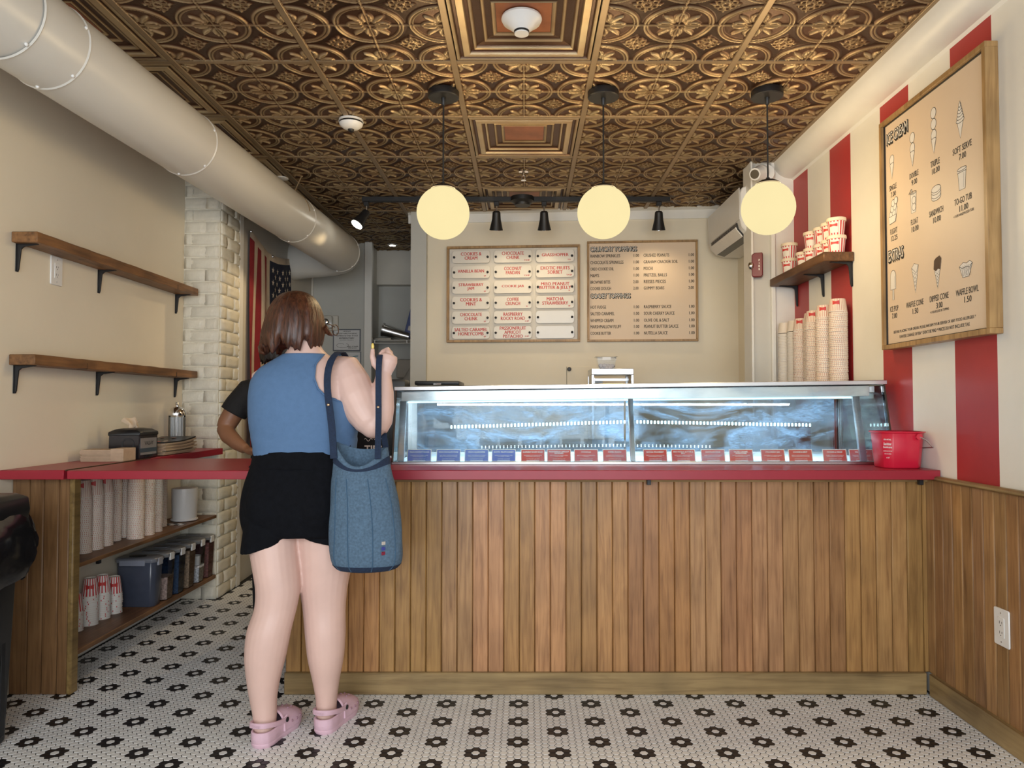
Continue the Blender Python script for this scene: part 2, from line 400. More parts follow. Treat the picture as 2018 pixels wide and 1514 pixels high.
def tin_tile(N=148):
    t = np.linspace(0, 1, N+1); U, Vv = np.meshgrid(t, t, indexing='ij')
    a = (U*2) % 1.0; b = (Vv*2) % 1.0
    x = np.minimum(a, 1-a); y = np.minimum(b, 1-b); d = np.hypot(x, y); th = np.arctan2(y, x)
    H = .95*gs(d, .452, .017)+.8*gs(d, .408, .012)
    ind = 1/(1+np.exp((d-.39)/.008)); H += .16*ind
    leaf = np.zeros_like(d)
    for th0, bend, r0, r1, w, amp in ((PI/4, 0, .11, .34, .034, 1.0), (.34, .9, .07, .31, .030, .9), (PI/2-.34, -.9, .07, .31, .030, .9), (.62, -.6, .08, .26, .02, .6), (PI/2-.62, .6, .08, .26, .02, .6)):
        s = np.clip((d-r0)/(r1-r0), 0, 1); c = th0-bend*(s-.35)**2
        ww = w*np.sin(PI*np.clip(s, .02, .98))**.7+1e-4
        q = amp*np.exp(-((d*np.sin(th-c))/ww)**2)*(d > r0)*(d < r1)
        leaf = np.maximum(leaf, q-.45*np.exp(-((d*np.sin(th-c))/.006)**2)*(d > r0+.05)*(d < r1-.06))
    H += leaf*ind
    u = .5-x; v = .5-y; e = np.hypot(u, v); out = 1-1/(1+np.exp((d-.475)/.006))
    q = .9*gs(e, .05, .014)+.5*np.exp(-(e/.018)**2)
    for pu, pv, su, sv in ((.155, 0, .036, .018), (0, .155, .018, .036)): q = np.maximum(q, .95*np.exp(-((u-pu)/su)**2-((v-pv)/sv)**2))
    q = np.maximum(q, .8*np.exp(-((u-.085)/.022)**2-((v-.085)/.022)**2)); q = np.maximum(q, .7*gs(np.hypot(u-.10, v-.045), .035, .011)); q = np.maximum(q, .7*gs(np.hypot(u-.045, v-.10), .035, .011))
    H += q*np.clip(out, 0, 1)
    for w_ in (x, y): H = np.maximum(H, .9*gs(w_, 0, .010))*(1-.5*gs(w_, .022, .007))
    H = np.clip(H, 0, 1.1); sz = S-.020
    P = np.stack([(U-.5)*sz, (Vv-.5)*sz, -.011*H+.004], -1).reshape(-1, 3)
    idx = np.arange((N+1)**2).reshape(N+1, N+1)
    Fq = np.stack([idx[:-1, :-1], idx[:-1, 1:], idx[1:, 1:], idx[1:, :-1]], -1).reshape(-1, 4)
    me = bpy.data.meshes.new('ceiling_tile'); me.from_pydata(P.tolist(), [], Fq.tolist())
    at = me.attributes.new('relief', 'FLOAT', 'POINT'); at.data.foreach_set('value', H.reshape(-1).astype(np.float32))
    me.polygons.foreach_set('use_smooth', [True]*len(me.polygons)); me.materials.append(TIN); return me
def coffer_tile():
    prof = [(.290, .004, .3), (.286, -.004, .9), (.274, -.006, .5), (.268, .004, .1), (.258, .004, .15), (.254, -.004, .9), (.228, -.007, 1.0), (.222, .004, .1), (.212, .010, .2), (.207, .004, .95), (.200, .006, .8), (.194, .016, .1), (.166, .020, .12), (.160, .014, .9), (.154, .018, .7), (.148, .024, .08), (.128, .026, .1), (.122, .020, .95), (.114, .026, .6), (.108, .028, .1)]
    Vv = []; A = []
    for r, z, t in prof:
        for sx, sy in ((-1, -1), (1, -1), (1, 1), (-1, 1)): Vv.append((sx*r, sy*r, z)); A.append(t)
    F = []; k = len(prof)
    for i in range(k-1):
        for j in range(4): F.append((i*4+j, (i+1)*4+j, (i+1)*4+(j+1) % 4, i*4+(j+1) % 4))
    F.append(tuple((k-1)*4+j for j in (3, 2, 1, 0)))
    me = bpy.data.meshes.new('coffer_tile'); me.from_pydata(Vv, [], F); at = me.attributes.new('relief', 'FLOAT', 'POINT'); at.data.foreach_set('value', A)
    me.materials.append(TIN); me.materials.append(COPPER); me.polygons[len(F)-1].material_index = 1; return me
me_t = tin_tile(); me_c = coffer_tile()
for j in range(-4, 7):
    for i in range(-1, 6):
        x = CX0+(i+.5)*S; y = CY0+(j+.5)*S
        if y > 7.2: continue
        if x > -.4 and y > 5.75: continue
        if i == 5: continue
        cof = (i == -1) or (i == 2 and j % 2 != 0)
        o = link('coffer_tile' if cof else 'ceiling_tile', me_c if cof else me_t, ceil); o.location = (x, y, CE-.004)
g = None
for i in range(0, 7):
    x = CX0+(i-1)*S+S if i < 6 else 1.515
    if i == 6: continue
    xx = CX0+i*S
    y1 = 7.15 if xx < -.6 else 5.75
    G().box(xx-.0135, xx+.0135, .1, y1, CE-.012, CE-.004).obj('grid_bar', BAR, ceil, .002)
for j in range(-4, 8):
    y = CY0+j*S
    if y > 7.15: continue
    x1 = XR-.1 if y < 5.75 else -.6
    G().box(XL, x1, y-.0125, y+.0125, CE-.010, CE-.003).obj('grid_bar', BAR, ceil, .002)
G().box(1.518, XR, .1, 5.75, CE-.006, CE+.03).obj('edge_tile', mat('dark_bronze_edge', (.05, .03, .02), .5, metal=.4), ceil)

# walls
struct(G().box(XL-.12, XL, YF, 4.6, 0, CE+.03).obj('wall_left', MT['cream'], smooth=0), 'cream painted left wall behind the plank shelves', 'wall')
struct(G().box(XL, XL+.014, 3.02, 4.43, 0, .10).obj('baseboard_left', MT['white'], bevel=.003), 'white baseboard under the low cup shelf', 'baseboard')
def stripe_wall():
    m, nt, p = _nt('red_and_cream_striped_paint'); tc = nt.nodes.new('ShaderNodeTexCoord'); sp = nt.nodes.new('ShaderNodeSeparateXYZ'); nt.links.new(tc.outputs['Object'], sp.inputs[0])
    def mth(op, a, b):
        n = nt.nodes.new('ShaderNodeMath'); n.operation = op
        for k, v in enumerate((a, b)):
            if isinstance(v, (int, float)): n.inputs[k].default_value = v
            else: nt.links.new(v, n.inputs[k])
        return n.outputs[0]
    fr = mth('FRACT', mth('DIVIDE', mth('SUBTRACT', sp.outputs[1], 2.539-5.6), .5612), 0)
    lt = mth('MULTIPLY', mth('LESS_THAN', fr, .252/.5612), mth('GREATER_THAN', sp.outputs[1], 2.4))
    n = _noise(nt, _coord(nt), 5); w = _ramp(nt, n, [(.3, (.78, .745, .66)), (.7, (.82, .785, .70))]); r = _ramp(nt, n, [(.3, (.36, .024, .024)), (.7, (.42, .030, .028))])
    nt.links.new(_mix(nt, w, r, lt), p.inputs['Base Color']); p.inputs['Roughness'].default_value = .42; return m
struct(G().box(XR, XR+.12, YF, 5.5, 0, CE+.03).obj('wall_right', stripe_wall(), smooth=0), 'right wall painted in broad red and cream upright stripes', 'wall')
# cove crown on the right wall
cp = [(XR, CE-.118)]+[(XR-.012-.113*math.sin(t)**1.0, CE-.108+.10*(1-math.cos(t))) for t in np.linspace(0, PI/2, 9)]+[(XR-.128, CE), (XR, CE)]
g = G(); g.prism(cp, .0, 4.46, lambda u, v, t: (u, t, v)); struct(g.obj('trim_crown', MT['white'], smooth=30), 'white cove crown moulding along the top of the striped wall', 'molding')
# pilaster that closes the striped wall off
pil = thing('wall_return', 'white and beige wall end carrying the fire alarm', 'wall', (1.5, 4.46, 0), kind='structure')
G().box(1.530, XR, 4.46, 4.60, 0, CE).obj('return_panel', MT['white'], pil)
G().box(1.395, 1.505, 4.475, 4.60, 0, CE).obj('beige_panel', MT['hallw'], pil)
G().box(1.383, 1.398, 4.455, 4.61, 0, CE).obj('corner_trim', MT['white'], pil, .003)
G().box(1.503, 1.532, 4.445, 4.60, 0, CE).obj('corner_trim', MT['white'], pil, .006)
struct(G().hexa([(1.60, 4.60, 0), (1.72, 4.60, 0), (1.72, 5.6, 0), (1.60, 5.6, 0), (1.60, 4.60, CE), (1.72, 4.60, CE), (1.72, 5.6, CE), (1.60, 5.6, CE)]).obj('wall_alcove', MT['backcream'], smooth=0), 'cream side wall of the alcove behind the air conditioner', 'wall')
# back partition (a little out of square)
def wby(x): return 5.60-.0743*x
xs = (-.878, 1.605)
g = G(); g.hexa([(xs[0], wby(xs[0]), 0), (xs[1], wby(xs[1]), 0), (xs[1], wby(xs[1])+.12, 0), (xs[0], wby(xs[0])+.12, 0), (xs[0], wby(xs[0]), CE), (xs[1], wby(xs[1]), CE), (xs[1], wby(xs[1])+.12, CE), (xs[0], wby(xs[0])+.12, CE)])
wallback = struct(g.obj('wall_back', MT['backcream'], smooth=0), 'cream back wall that carries the two menu boards', 'wall')
BROT = -math.atan(.0743)
BR = Matrix.Rotation(BROT, 3, 'Z')
def bw(u, z, d=0):  # point on the back wall: u along x, d out towards the room
    p = Vector((u, wby(u), z)); return p + Vector((-.0743, -1, 0)).normalized()*d
g = G(); P = [(0, CE-.085), (.010, CE-.085), (.014, CE-.02), (.05, CE-.006), (.05, CE), (0, CE)]
g.prism(P, xs[0]-.03, xs[1], lambda u, v, t: tuple(bw(t, v, u))); struct(g.obj('trim_back', MT['white']), 'white crown strip along the top of the back wall', 'molding')
# hall behind the partition
g = G(); g.hexa([(-2.05, 4.70, 0), (-1.875, 4.70, 0), (-1.957, 6.7, 0), (-2.2, 6.7, 0), (-2.05, 4.70, CE), (-1.875, 4.70, CE), (-1.957, 6.7, CE), (-2.2, 6.7, CE)])
struct(g.obj('wall_hall_left', MT['hallw'], smooth=0), 'grey-white hall wall behind the hanging flag', 'wall')
struct(G().box(-2.2, -1.425, 6.7, 6.85, 0, CE).obj('wall_hall_back', MT['grey'], smooth=0), 'grey end wall with the posted certificates', 'wall')
struct(G().box(-1.97, -1.945, 6.675, 6.70, 0, CE).obj('trim_1', MT['white'], bevel=.003), 'thin white upright strip in the hall corner', 'molding')
struct(G().box(-1.90, -1.855, 4.735, 4.80, 0, CE).obj('trim_2', MT['white'], bevel=.003), 'white upright casing behind the brick pier', 'molding')
struct(G().box(-1.47, -1.40, 6.66, 6.72, 0, CE).obj('trim_3', MT['white'], bevel=.004), 'white upright jamb beside the posted certificates', 'molding')
struct(G().box(-1.45, -.70, 7.12, 7.25, 0, CE).obj('wall_recess', MT['grey'], smooth=0), 'grey wall of the recess behind the wire shelf', 'wall')
struct(G().box(-1.44, -.80, 7.02, 7.12, 2.33, CE).obj('trim_4', MT['hallw'], bevel=.004), 'pale boxed beam across the top of the recess', 'beam')
struct(G().box(-1.48, -1.43, 6.72, 7.2, 0, CE).obj('wall_recess_side', MT['hallw'], smooth=0), 'narrow pale side wall of the recess', 'wall')
struct(G().box(-.88, -.76, 5.6, 7.2, 0, CE).obj('wall_hall_right', MT['grey'], smooth=0), 'end of the hall wall behind the menu wall', 'wall')
# front wall with the shop window behind the camera
fw = thing('wall_front', 'street wall with the shop window behind the viewer', 'wall', (0, YF, 0), kind='structure')
G().box(XL, XR, YF-.12, YF, 0, .42).obj('sill_wall', MT['cream'], fw)
G().box(XL, XR, YF-.12, YF, 2.50, CE).obj('head_wall', MT['cream'], fw)
G().box(XL, -1.88, YF-.12, YF, .42, 2.50).obj('side_wall', MT['cream'], fw)
G().box(1.42, XR, YF-.12, YF, .42, 2.50).obj('side_wall', MT['cream'], fw)

# painted brick pier
pier = thing('brick_pier', 'cream painted brick pier at the end of the side counter', 'brick pier', (-1.97, 4.5, 0), kind='structure')
G().box(-2.085, -1.866, 4.452, 4.74, 0, CE).obj('mortar_core', MT['mortar'], pier)
bms = []
for q in range(5):
    g = G(); N = 6; w, t, hh = .1, .03, .0345
    g.box(-w, w, -.018, .018, -hh, hh); bm = bmesh.new(); me = bpy.data.meshes.new('brick'); me.from_pydata(g.V, [], g.F); bm.from_mesh(me)
    bmesh.ops.subdivide_edges(bm, edges=bm.edges, cuts=2, use_grid_fill=True)
    bmesh.ops.bevel(bm, geom=[e for e in bm.edges if e.calc_face_angle(0) > .6], offset=.005, segments=1, affect='EDGES')
    for v in bm.verts: v.co += Vector((rng.normal(0, .0012), rng.normal(0, .0016), rng.normal(0, .0012)))
    bm.to_mesh(me); bm.free(); me.materials.append(MT['brick']); me.polygons.foreach_set('use_smooth', [True]*len(me.polygons)); bms.append(me)
pim = wmat(pier).inverted()
def brick(x, y, z, w, rz):
    o = link('brick', bms[rng.integers(5)], pier); o.location = pim @ Vector((x, y, z)); o.scale = (w/.2, 1, 1); o.rotation_euler = (0, 0, rz)
cz = .074
for k in range(36):
    z = .036+k*cz
    if k % 2 == 0:
        brick(-2.085+.069, 4.4655, z, .135, 0); brick(-1.913, 4.4655, z, .062*1.4, 0)
        brick(-1.8745, 4.456+.10, z, .19, PI/2); brick(-1.8745, 4.456+.248, z, .092, PI/2)
    else:
        brick(-2.085+.03, 4.4655, z, .056, 0); brick(-1.955, 4.4655, z, .178, 0)
        brick(-1.8745, 4.456+.045, z, .085, PI/2); brick(-1.8745, 4.456+.192, z, .19, PI/2)

# right wainscot: planks, cap rail and baseboard belong to the right wall
wr = bpy.data.objects['wall_right']
g = G(); g.box(-.004, .004, -.0305, .0305, .085, .868); mp = g.obj('wainscot_plank', MT['plankR'], None, .004); me_p = mp.data; bpy.data.objects.remove(mp)
y = 3.012-.0315
while y > .4:
    o = link('wainscot_plank', me_p, wr); o.location = (XR-.008, y, 0); t = rng.uniform(.82, 1.12); o.color = (t, t*rng.uniform(.95, 1.05), t*rng.uniform(.88, 1.1), 1); y -= .0632
G().box(XR-.028, XR, .2, 2.975, .866, .885).obj('cap_rail', MT['baseY'], wr, .006)
struct(G().box(XR-.026, XR, .2, 2.975, 0, .089).obj('baseboard_right', MT['baseY'], bevel=.003), 'pale stained baseboard below the right-hand wainscot', 'baseboard')
def outlet(name, label, c, R):
    t = thing(name, label, 'outlet', c)
    def P(g): return g
    M4 = Matrix.Translation(Vector(c)) @ R.to_4x4()
    def fn(u, v, w): return M4 @ Vector((u, v, w))
    def rr(w, hh, r=.004): return [(-w+r, -hh), (w-r, -hh), (w, -hh+r), (w, hh-r), (w-r, hh), (-w+r, hh), (-w, hh-r), (-w, -hh+r)]
    g = G(); g.prism(rr(.040, .064), 0, .006, fn); g.obj('cover_plate', MT['plastw'], t, .002)
    g = G(); g.prism(rr(.017, .034, .002), .006, .008, fn); rc = g.obj('receptacle', MT['plastw'], t, .0008)
    g = G()
    for s in (-1, 1):
        for u, hh in ((-.006, .0045), (.006, .0035)): g.prism([(u-.0009, s*.017-hh), (u+.0009, s*.017-hh), (u+.0009, s*.017+hh), (u-.0009, s*.017+hh)], .008, .0084, fn)
        g.prism([(.0022*math.cos(a), s*.017-.010+.0022*math.sin(a)) for a in np.linspace(0, 2*PI, 8)[:-1]], .008, .0084, fn)
    g.obj('socket_slots', MT['black'], rc)
    for s in (-1, 1):
        g = G(); g.prism([(.0026*math.cos(a), s*.049+.0026*math.sin(a)) for a in np.linspace(0, 2*PI, 9)[:-1]], .006, .0072, fn); g.obj('screw', MT['steel'], t)
outlet('wall_outlet', 'white double outlet on the wood wainscot', (XR-.0125, 2.53, .406), RIGHTW)
outlet('wall_outlet', 'white double outlet under the upper plank shelf', (XL, 3.235, 1.763), LEFTW)

# ---------------------------------------------------------------- the service counter
CT = .909
ctr = thing('service_counter', 'long wood plank service counter under the red top', 'counter', (.34, 3.0, 0))
G().box(-.965, XR-.03, 3.012, 3.60, .0, CT-.04).obj('carcass', MT['darkshelf'], ctr)
x = -.972; k = 0; tint = (1, 1, 1)
pw = .0632
g = G(); g.box(-pw/2+.0006, pw/2-.0006, -.006, .006, .085, .862); mp = g.obj('plank', MT['plank'], None, .0035); me_pl = mp.data; bpy.data.objects.remove(mp)
cim = wmat(ctr).inverted()
while x < XR-.018:
    if k % 2 == 0: t = rng.uniform(.80, 1.18); tint = (t, t*rng.uniform(.90, 1.06), t*rng.uniform(.80, 1.12))
    q = rng.uniform(.94, 1.06); w = min(pw, XR-.012-x)
    o = link('plank', me_pl, ctr); o.location = cim @ Vector((x+w/2, 3.006, 0)); o.scale = (w/pw, 1, 1); o.color = (tint[0]*q, tint[1]*q, tint[2]*q, 1); x += pw; k += 1
G().box(-.972, XR-.028, 2.985, 3.004, 0, .088).obj('baseboard', MT['base'], ctr, .003)
g = G(); g.prism([(3.0, .855), (2.992, .855), (2.985, .868), (2.985, .870), (3.01, .870)], -.972, XR-.004, lambda u, v, t: (t, u, v)); g.obj('top_moulding', MT['base'], ctr)
for x in (.50, 1.60): G().box(x-.008, x+.008, 2.965, 2.985, .845, .870).obj('bracket_tab', MT['black'], ctr, .001)
tag(G().box(-.985, XR-.002, 2.91, 3.62, CT-.038, CT).obj('countertop', MT['red'], None, .002), 'long red laminate top of the service counter', 'countertop')
tag(G().box(-1.816, -.992, 2.91, 3.577, CT-.036, CT-.001).obj('counter_flap', MT['red'], None, .002), 'red lift-up flap bridging side counter and main counter', 'counter flap')
side = thing('side_counter', 'narrow red-topped side counter with two open shelves', 'counter', (-1.96, 3.6, 0))
G().box(XL+.002, -1.829, 2.91, 4.44, CT-.037, CT).obj('red_top', MT['red'], side, .002)
h = G()
for i in range(36): h.tube([(-1.8235, 2.915+i*.0183, CT-.0005), (-1.8235, 2.915+i*.0183+.0165, CT-.0005)], .003, 6)
h.obj('piano_hinge', mat('dark_brass', (.10, .07, .04), .4, metal=.8), side)
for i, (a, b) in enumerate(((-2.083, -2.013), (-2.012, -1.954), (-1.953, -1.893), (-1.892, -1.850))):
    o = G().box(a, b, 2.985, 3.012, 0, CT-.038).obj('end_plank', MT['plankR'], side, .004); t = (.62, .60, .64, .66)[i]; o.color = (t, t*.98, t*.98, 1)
o = G().box(-1.851, -1.829, 2.982, 3.03, 0, CT-.038).obj('corner_post', MT['baseY'], side, .005); o.color = (.8, .75, .6, 1)
G().box(XL+.002, -1.862, 3.01, 4.44, .489, .507).obj('upper_shelf', MT['darkshelf'], side, .002)
G().box(XL+.002, -1.862, 3.01, 4.44, .128, .150).obj('lower_shelf', MT['darkshelf'], side, .002)
for n_ in ('upper_shelf', 'lower_shelf'): bpy.data.objects[n_].color = (1.5, 1.5, 1.5, 1)
G().box(-2.075, -2.06, 3.56, 3.585, .40, .489).obj('bracket', MT['black'], side, .002)
# ---------------------------------------------------------------- overhead things
duct = thing('air_duct', 'large round white air duct running along the left wall', 'air duct', (-1.6, 3.5, 2.4))
DR = .155
def dax(y): return Vector((-1.837+.0596*y, y, 2.464-.011*y))
secs = [(.6, 2.33), (2.33, 2.55), (2.55, 3.48), (3.48, 4.85), (4.85, 5.86)]
for a, b in secs:
    g = G(); g.tube([dax(a), dax(b)], DR-(.004 if (a, b) == (.6, 2.33) else 0), 56, cap=False); g.obj('duct_section', MT['duct'], duct)
for y in (2.33, 2.55, 3.48, 4.85, 5.86):
    g = G(); g.tube([dax(y-.006), dax(y), dax(y+.006)], [DR, DR+.0035, DR], 56, cap=False); g.obj('seam_collar', MT['duct'], duct)
    for ang in (.35, -.85, -1.7):
        p = dax(y-.02)+Vector((math.cos(ang)*(DR+.001), 0, math.sin(ang)*(DR+.001))); g = G(); g.sph(p, .0065, 8, 5); g.obj('screw', MT['plastw'], duct)
e0 = dax(5.86); P = [e0+Vector((-.30*(1-math.cos(t)), .17*math.sin(t), -.012*t)) for t in np.linspace(0, PI/2, 9)]+[Vector((-1.98, 6.06, 2.36))]
g = G(); g.tube(P, DR, 40, cap=True); g.obj('elbow', MT['duct'], duct)
g = G(); y = 4.72
g.tube([dax(y)+Vector((DR*math.cos(t)*1.012, 0, DR*math.sin(t)*1.012)) for t in np.linspace(.1, 1.2, 8)]+[(dax(y).x+.10, y, CE-.012)], .0035, 6); g.obj('hanger_strap', BAR, duct)

cords = mat('black_cord', (.01, .01, .01), .6, var=.1)
for i, (x, y, lab) in enumerate(((-.388, 3.437, 'opal globe pendant on a black cord, left of the three'), (.371, 3.437, 'opal globe pendant on a black cord, middle of the three'), (1.147, 3.43, 'opal globe pendant on a black cord, near the striped wall'))):
    gz = (2.077, 2.079, 2.097)[i]
    t = thing('pendant_lamp', lab, 'pendant lamp', (x, y, CE), group='globe pendants over the counter')
    g = G(); g.lathe([(.001, -.0), (.072, -.0), (.074, -.005), (.074, -.030), (.070, -.034), (.001, -.034)], (x, y, CE-.008), 36); g.obj('canopy', MT['black'], t)
    g = G(); g.lathe([(.012, 0), (.010, -.03), (.006, -.035), (.001, -.035)], (x, y, CE-.042), 14); g.obj('cord_grip', MT['black'], t)
    g = G(); g.tube([(x, y, CE-.07), (x, y, gz+.13)], .0042, 8); g.obj('cord', cords, t)
    g = G(); g.lathe([(.001, .145), (.009, .145), (.010, .136), (.035, .131), (.056, .118), (.058, .112), (.001, .110)], (x, y, gz), 24); g.obj('cap', MT['black'], t)
    g = G(); g.sph((x, y, gz), .1245, 40, 24); g.obj('globe', MT['globe'], t, smooth=180)
    d = bpy.data.lights.new('globe_light', 'POINT'); d.energy = 10; d.color = (1, .74, .40); d.shadow_soft_size = .128; d.use_soft_falloff = False; lo = bpy.data.objects.new('globe_light', d); COL.objects.link(lo); lo.location = (x, y, gz)

trk = thing('track_light', 'black ceiling track with four spotlight heads', 'track light', (-.07, 5.195, CE))
G().box(-1.165, 1.035, 5.178, 5.212, CE-.045, CE-.010).obj('track', MT['black'], trk, .002)
g = G(); g.lathe([(.001, 0), (.085, 0), (.085, -.03), (.06, -.045), (.055, -.06), (.001, -.06)], (-.02, 5.195, CE-.012), 24); g.obj('power_feed', MT['black'], trk)
for x, tgt, on in ((-1.135, (-1.80, 4.62, 1.35), 1), (-.205, (-.23, 5.45, 1.7), 0), (.135, (.155, 5.45, 1.7), 0), (.955, (.98, 5.42, 1.7), 0)):
    top = Vector((x, 5.195, CE-.045)); d = (Vector(tgt)-Vector((x, 5.195, CE-.13))).normalized()
    G().box(x-.018, x+.018, 5.177, 5.213, CE-.075, CE-.045).obj('track_adapter', MT['black'], trk, .003)
    g = G(); g.tube([top-Vector((0, 0, .03)), top-Vector((0, 0, .075))], .006, 8); g.obj('stem', MT['steel'], trk)
    c = top-Vector((0, 0, .075)); g = G(); g.tube([c-d*.01, c, c+d*.05, c+d*.10, c+d*.125], [.018, .028, .032, .043, .049], 20); hd = g.obj('spot_head', MT['black'], trk)
    g = G(); g.tube([c+d*.1255, c+d*.128], .042, 18); g.obj('lens', MT['lampon'] if on else MT['chrome'], hd)
    if on: spot('track_lamp', c+d*.16, tgt, 22, WARM, 75, .8)
    else: spot('track_lamp', c+d*.16, (x, 5.52, 1.50), 5, (1, .78, .48), 140, 1)
sm = thing('smoke_detector', 'white round smoke detector on the front coffer tile', 'smoke detector', (-.014, 2.83, CE))
zc = CE+.021
g = G(); g.lathe([(.001, 0), (.078, 0), (.080, -.008), (.074, -.020), (.055, -.030), (.048, -.040), (.03, -.052), (.028, -.066), (.001, -.068)], (-.014, 2.83, zc), 40); g.obj('housing', MT['plastw'], sm)
g = G(); g.lathe([(.030, -.054), (.0302, -.054), (.0295, -.062), (.029, -.062)], (-.014, 2.83, zc), 20, cap=False); g.obj('sensor_grille', MT['black'], sm)
dm = thing('dome_camera', 'small white ceiling camera disc with a black ring', 'ceiling camera', (-.908, 3.776, CE))
g = G(); g.lathe([(.001, 0), (.062, 0), (.064, -.012), (.001, -.012)], (-.908, 3.776, CE-.012), 32); g.obj('base_ring', MT['plastw'], dm)
g = G(); g.lathe([(.001, 0), (.060, 0), (.060, -.008), (.001, -.008)], (-.908, 3.776, CE-.024), 32); g.obj('dark_ring', MT['black'], dm)
g = G(); g.lathe([(.001, 0), (.061, 0), (.058, -.010), (.04, -.024), (.018, -.030), (.001, -.030)], (-.908, 3.776, CE-.032), 32); g.obj('cover', MT['plastw'], dm)
g = G(); g.sph((-.908, 3.776, CE-.060), .017, 12, 8); g.obj('lens', MT['black'], dm)
sp_ = thing('sprinkler', 'chrome fire sprinkler head on the middle tile column', 'sprinkler', (-.01, 4.622, CE))
g = G(); g.lathe([(.001, 0), (.03, 0), (.032, -.006), (.010, -.010), (.008, -.03), (.001, -.03)], (-.01, 4.622, CE-.008), 18); g.obj('escutcheon', MT['chrome'], sp_)
g = G(); g.tube([(-.022, 4.622, CE-.036), (-.020, 4.622, CE-.055), (-.01, 4.622, CE-.066)], .003, 6); g.tube([(.002, 4.622, CE-.036), (0, 4.622, CE-.055), (-.01, 4.622, CE-.066)], .003, 6); g.obj('frame_arms', MT['chrome'], sp_)
g = G(); g.lathe([(.001, 0), (.017, 0), (.017, -.002), (.001, -.002)], (-.01, 4.622, CE-.066), 14); g.obj('deflector', MT['chrome'], sp_)
for x, y, lab in ((-1.231, 6.75, 'small lit ceiling downlight over the back hall'), (-1.60, 4.76, 'small white ceiling downlight beside the duct')):
    t = thing('downlight', lab, 'downlight', (x, y, CE)); g = G(); g.lathe([(.001, 0), (.045, 0), (.046, -.006), (.034, -.010), (.001, -.010)], (x, y, CE-.008), 24); g.obj('trim_ring', MT['plastw'], t)
    g = G(); g.lathe([(.001, 0), (.03, 0), (.001, -.003)], (x, y, CE-.018), 18); g.obj('lens', MT['lampon'] if x > -1.3 else MT['plastw'], t)

# ---------------------------------------------------------------- plank shelves with iron brackets
def bracket(parent, p, out, arm, drop, w=.018):
    """p: wall point at shelf underside; out: unit x direction"""
    pr = [(0, 0), (arm, 0), (arm, -.004), (.030, -.012), (.018, -.022), (.010, -drop*.9), (.006, -drop), (0, -drop)]
    g = G(); g.prism(pr, -.004, .004, lambda u, v, t: (p[0]+out*u, p[1]+t, p[2]+v))
    g.box(min(p[0], p[0]+out*.003), max(p[0], p[0]+out*.003), p[1]-w/2, p[1]+w/2, p[2]-drop, p[2])
    g.box(min(p[0], p[0]+out*arm), max(p[0], p[0]+out*arm), p[1]-w/2, p[1]+w/2, p[2]-.003, p[2])
    return g.obj('bracket', MT['black'], parent, .001)
for z, lab in ((1.829, 'upper rough plank shelf on the left wall'), (1.330, 'lower rough plank shelf on the left wall')):
    t = thing('plank_shelf', lab, 'wall shelf', (XL, 3.65, z), group='plank shelves on the left wall')
    bm_ = G(); n = 26
    R = []
    for k in range(n+1):
        y = 2.95+(4.41-2.95)*k/n; j = rng.normal(0, .0012, 4); x1 = XL+.108
        R.append([(XL+.001, y, z), (x1+j[0], y, z+j[1]), (x1+j[2], y, z+.043+j[3]*.5), (XL+.001, y, z+.043)])
    bm_.rings(R); o = bm_.obj('board', MT['shelfY'], t, .0025)
    for yb in (2.985, 3.56, 4.35): bracket(t, (XL+.001, yb, z), 1, .085, .115)
    for yb in (3.30, 4.15): G().box(XL+.06, XL+.1085, yb, yb+.003, z-.0006, z+.026).obj('check_crack', MT['ink'], t)
ts = thing('tub_shelf', 'dark plank shelf holding striped tubs on the striped wall', 'wall shelf', (XR, 4.05, 1.9))
o = G().box(XR-.155, XR-.001, 3.643, 4.45, 1.890, 1.936).obj('board', MT['shelfY'], ts, .004); o.color = (.55, .52, .5, 1)
for yb in (3.67, 4.02, 4.41): bracket(ts, (XR-.001, yb, 1.890), -1, .11, .125)
low = tag(G().box(XR-.150, XR-.001, 3.60, 4.45, 1.20, 1.225).obj('cup_ledge', MT['white'], None, .002), 'white ledge behind the display case holding nested cups', 'ledge')

# ---------------------------------------------------------------- paper cups and tubs
def cup_mesh(R, H, taper, stripe, n=20):
    g = G()
    g.lathe([(R*.96, 0), (R, .0006), (R, .0026), (R*.975, .0034)], n=n, m=1, cap=False)
    g.lathe([(R*.975, .0034), (R*taper, H-.002), (R*taper*.97, H)], n=n, m=0, cap=False)
    g.lathe([(R*taper*.97, H), (R*taper*.93, H), (R*taper*.93, H-.004), (.001, H-.004)], n=n, m=1, cap=False)
    me = mesh_from('cup', g.V, g.F, 40); me.materials.append(stripe); me.materials.append(MT['paper']); me.polygons.foreach_set('material_index', g.M); return me
CUPA = cup_mesh(.040, .078, .74, MT['cupthin']); CUPB = cup_mesh(.037, .082, .70, MT['cupstripe']); CUPB2 = cup_mesh(.037, .082, .70, MT['cupdash']); CUPC = cup_mesh(.046, .066, .80, MT['cupthin'])
ORD = ['nearest', 'second', 'third', 'fourth', 'fifth', 'sixth', 'seventh', 'eighth', 'farthest']
def flag_print(parent, z0, R, yaw, s=1.0, dark=False):
    """the red pennant print on a cup"""
    g = G()
    def fn(u, v, t):
        a = yaw+u/R; r = R+t; return (r*math.cos(a), r*math.sin(a), z0+v)
    w, h_ = .017*s, .011*s; poly = [(-w, -h_), (-w*.3, -h_*.62), (w, -h_), (w, h_), (-w*.3, h_*.62), (-w, h_)]
    k = 5; V = []; F = []
    for i in range(k+1):
        u = -w+2*w*i/k; q = h_*(.55+.45*abs(i/k*2-1)); V += [fn(u, -q, .0006), fn(u, q, .0006)]
    for i in range(k): F.append((2*i, 2*i+2, 2*i+3, 2*i+1))
    g.add(V, F); o = g.obj('printed_emblem', MT['redink'], parent, local=True); return o
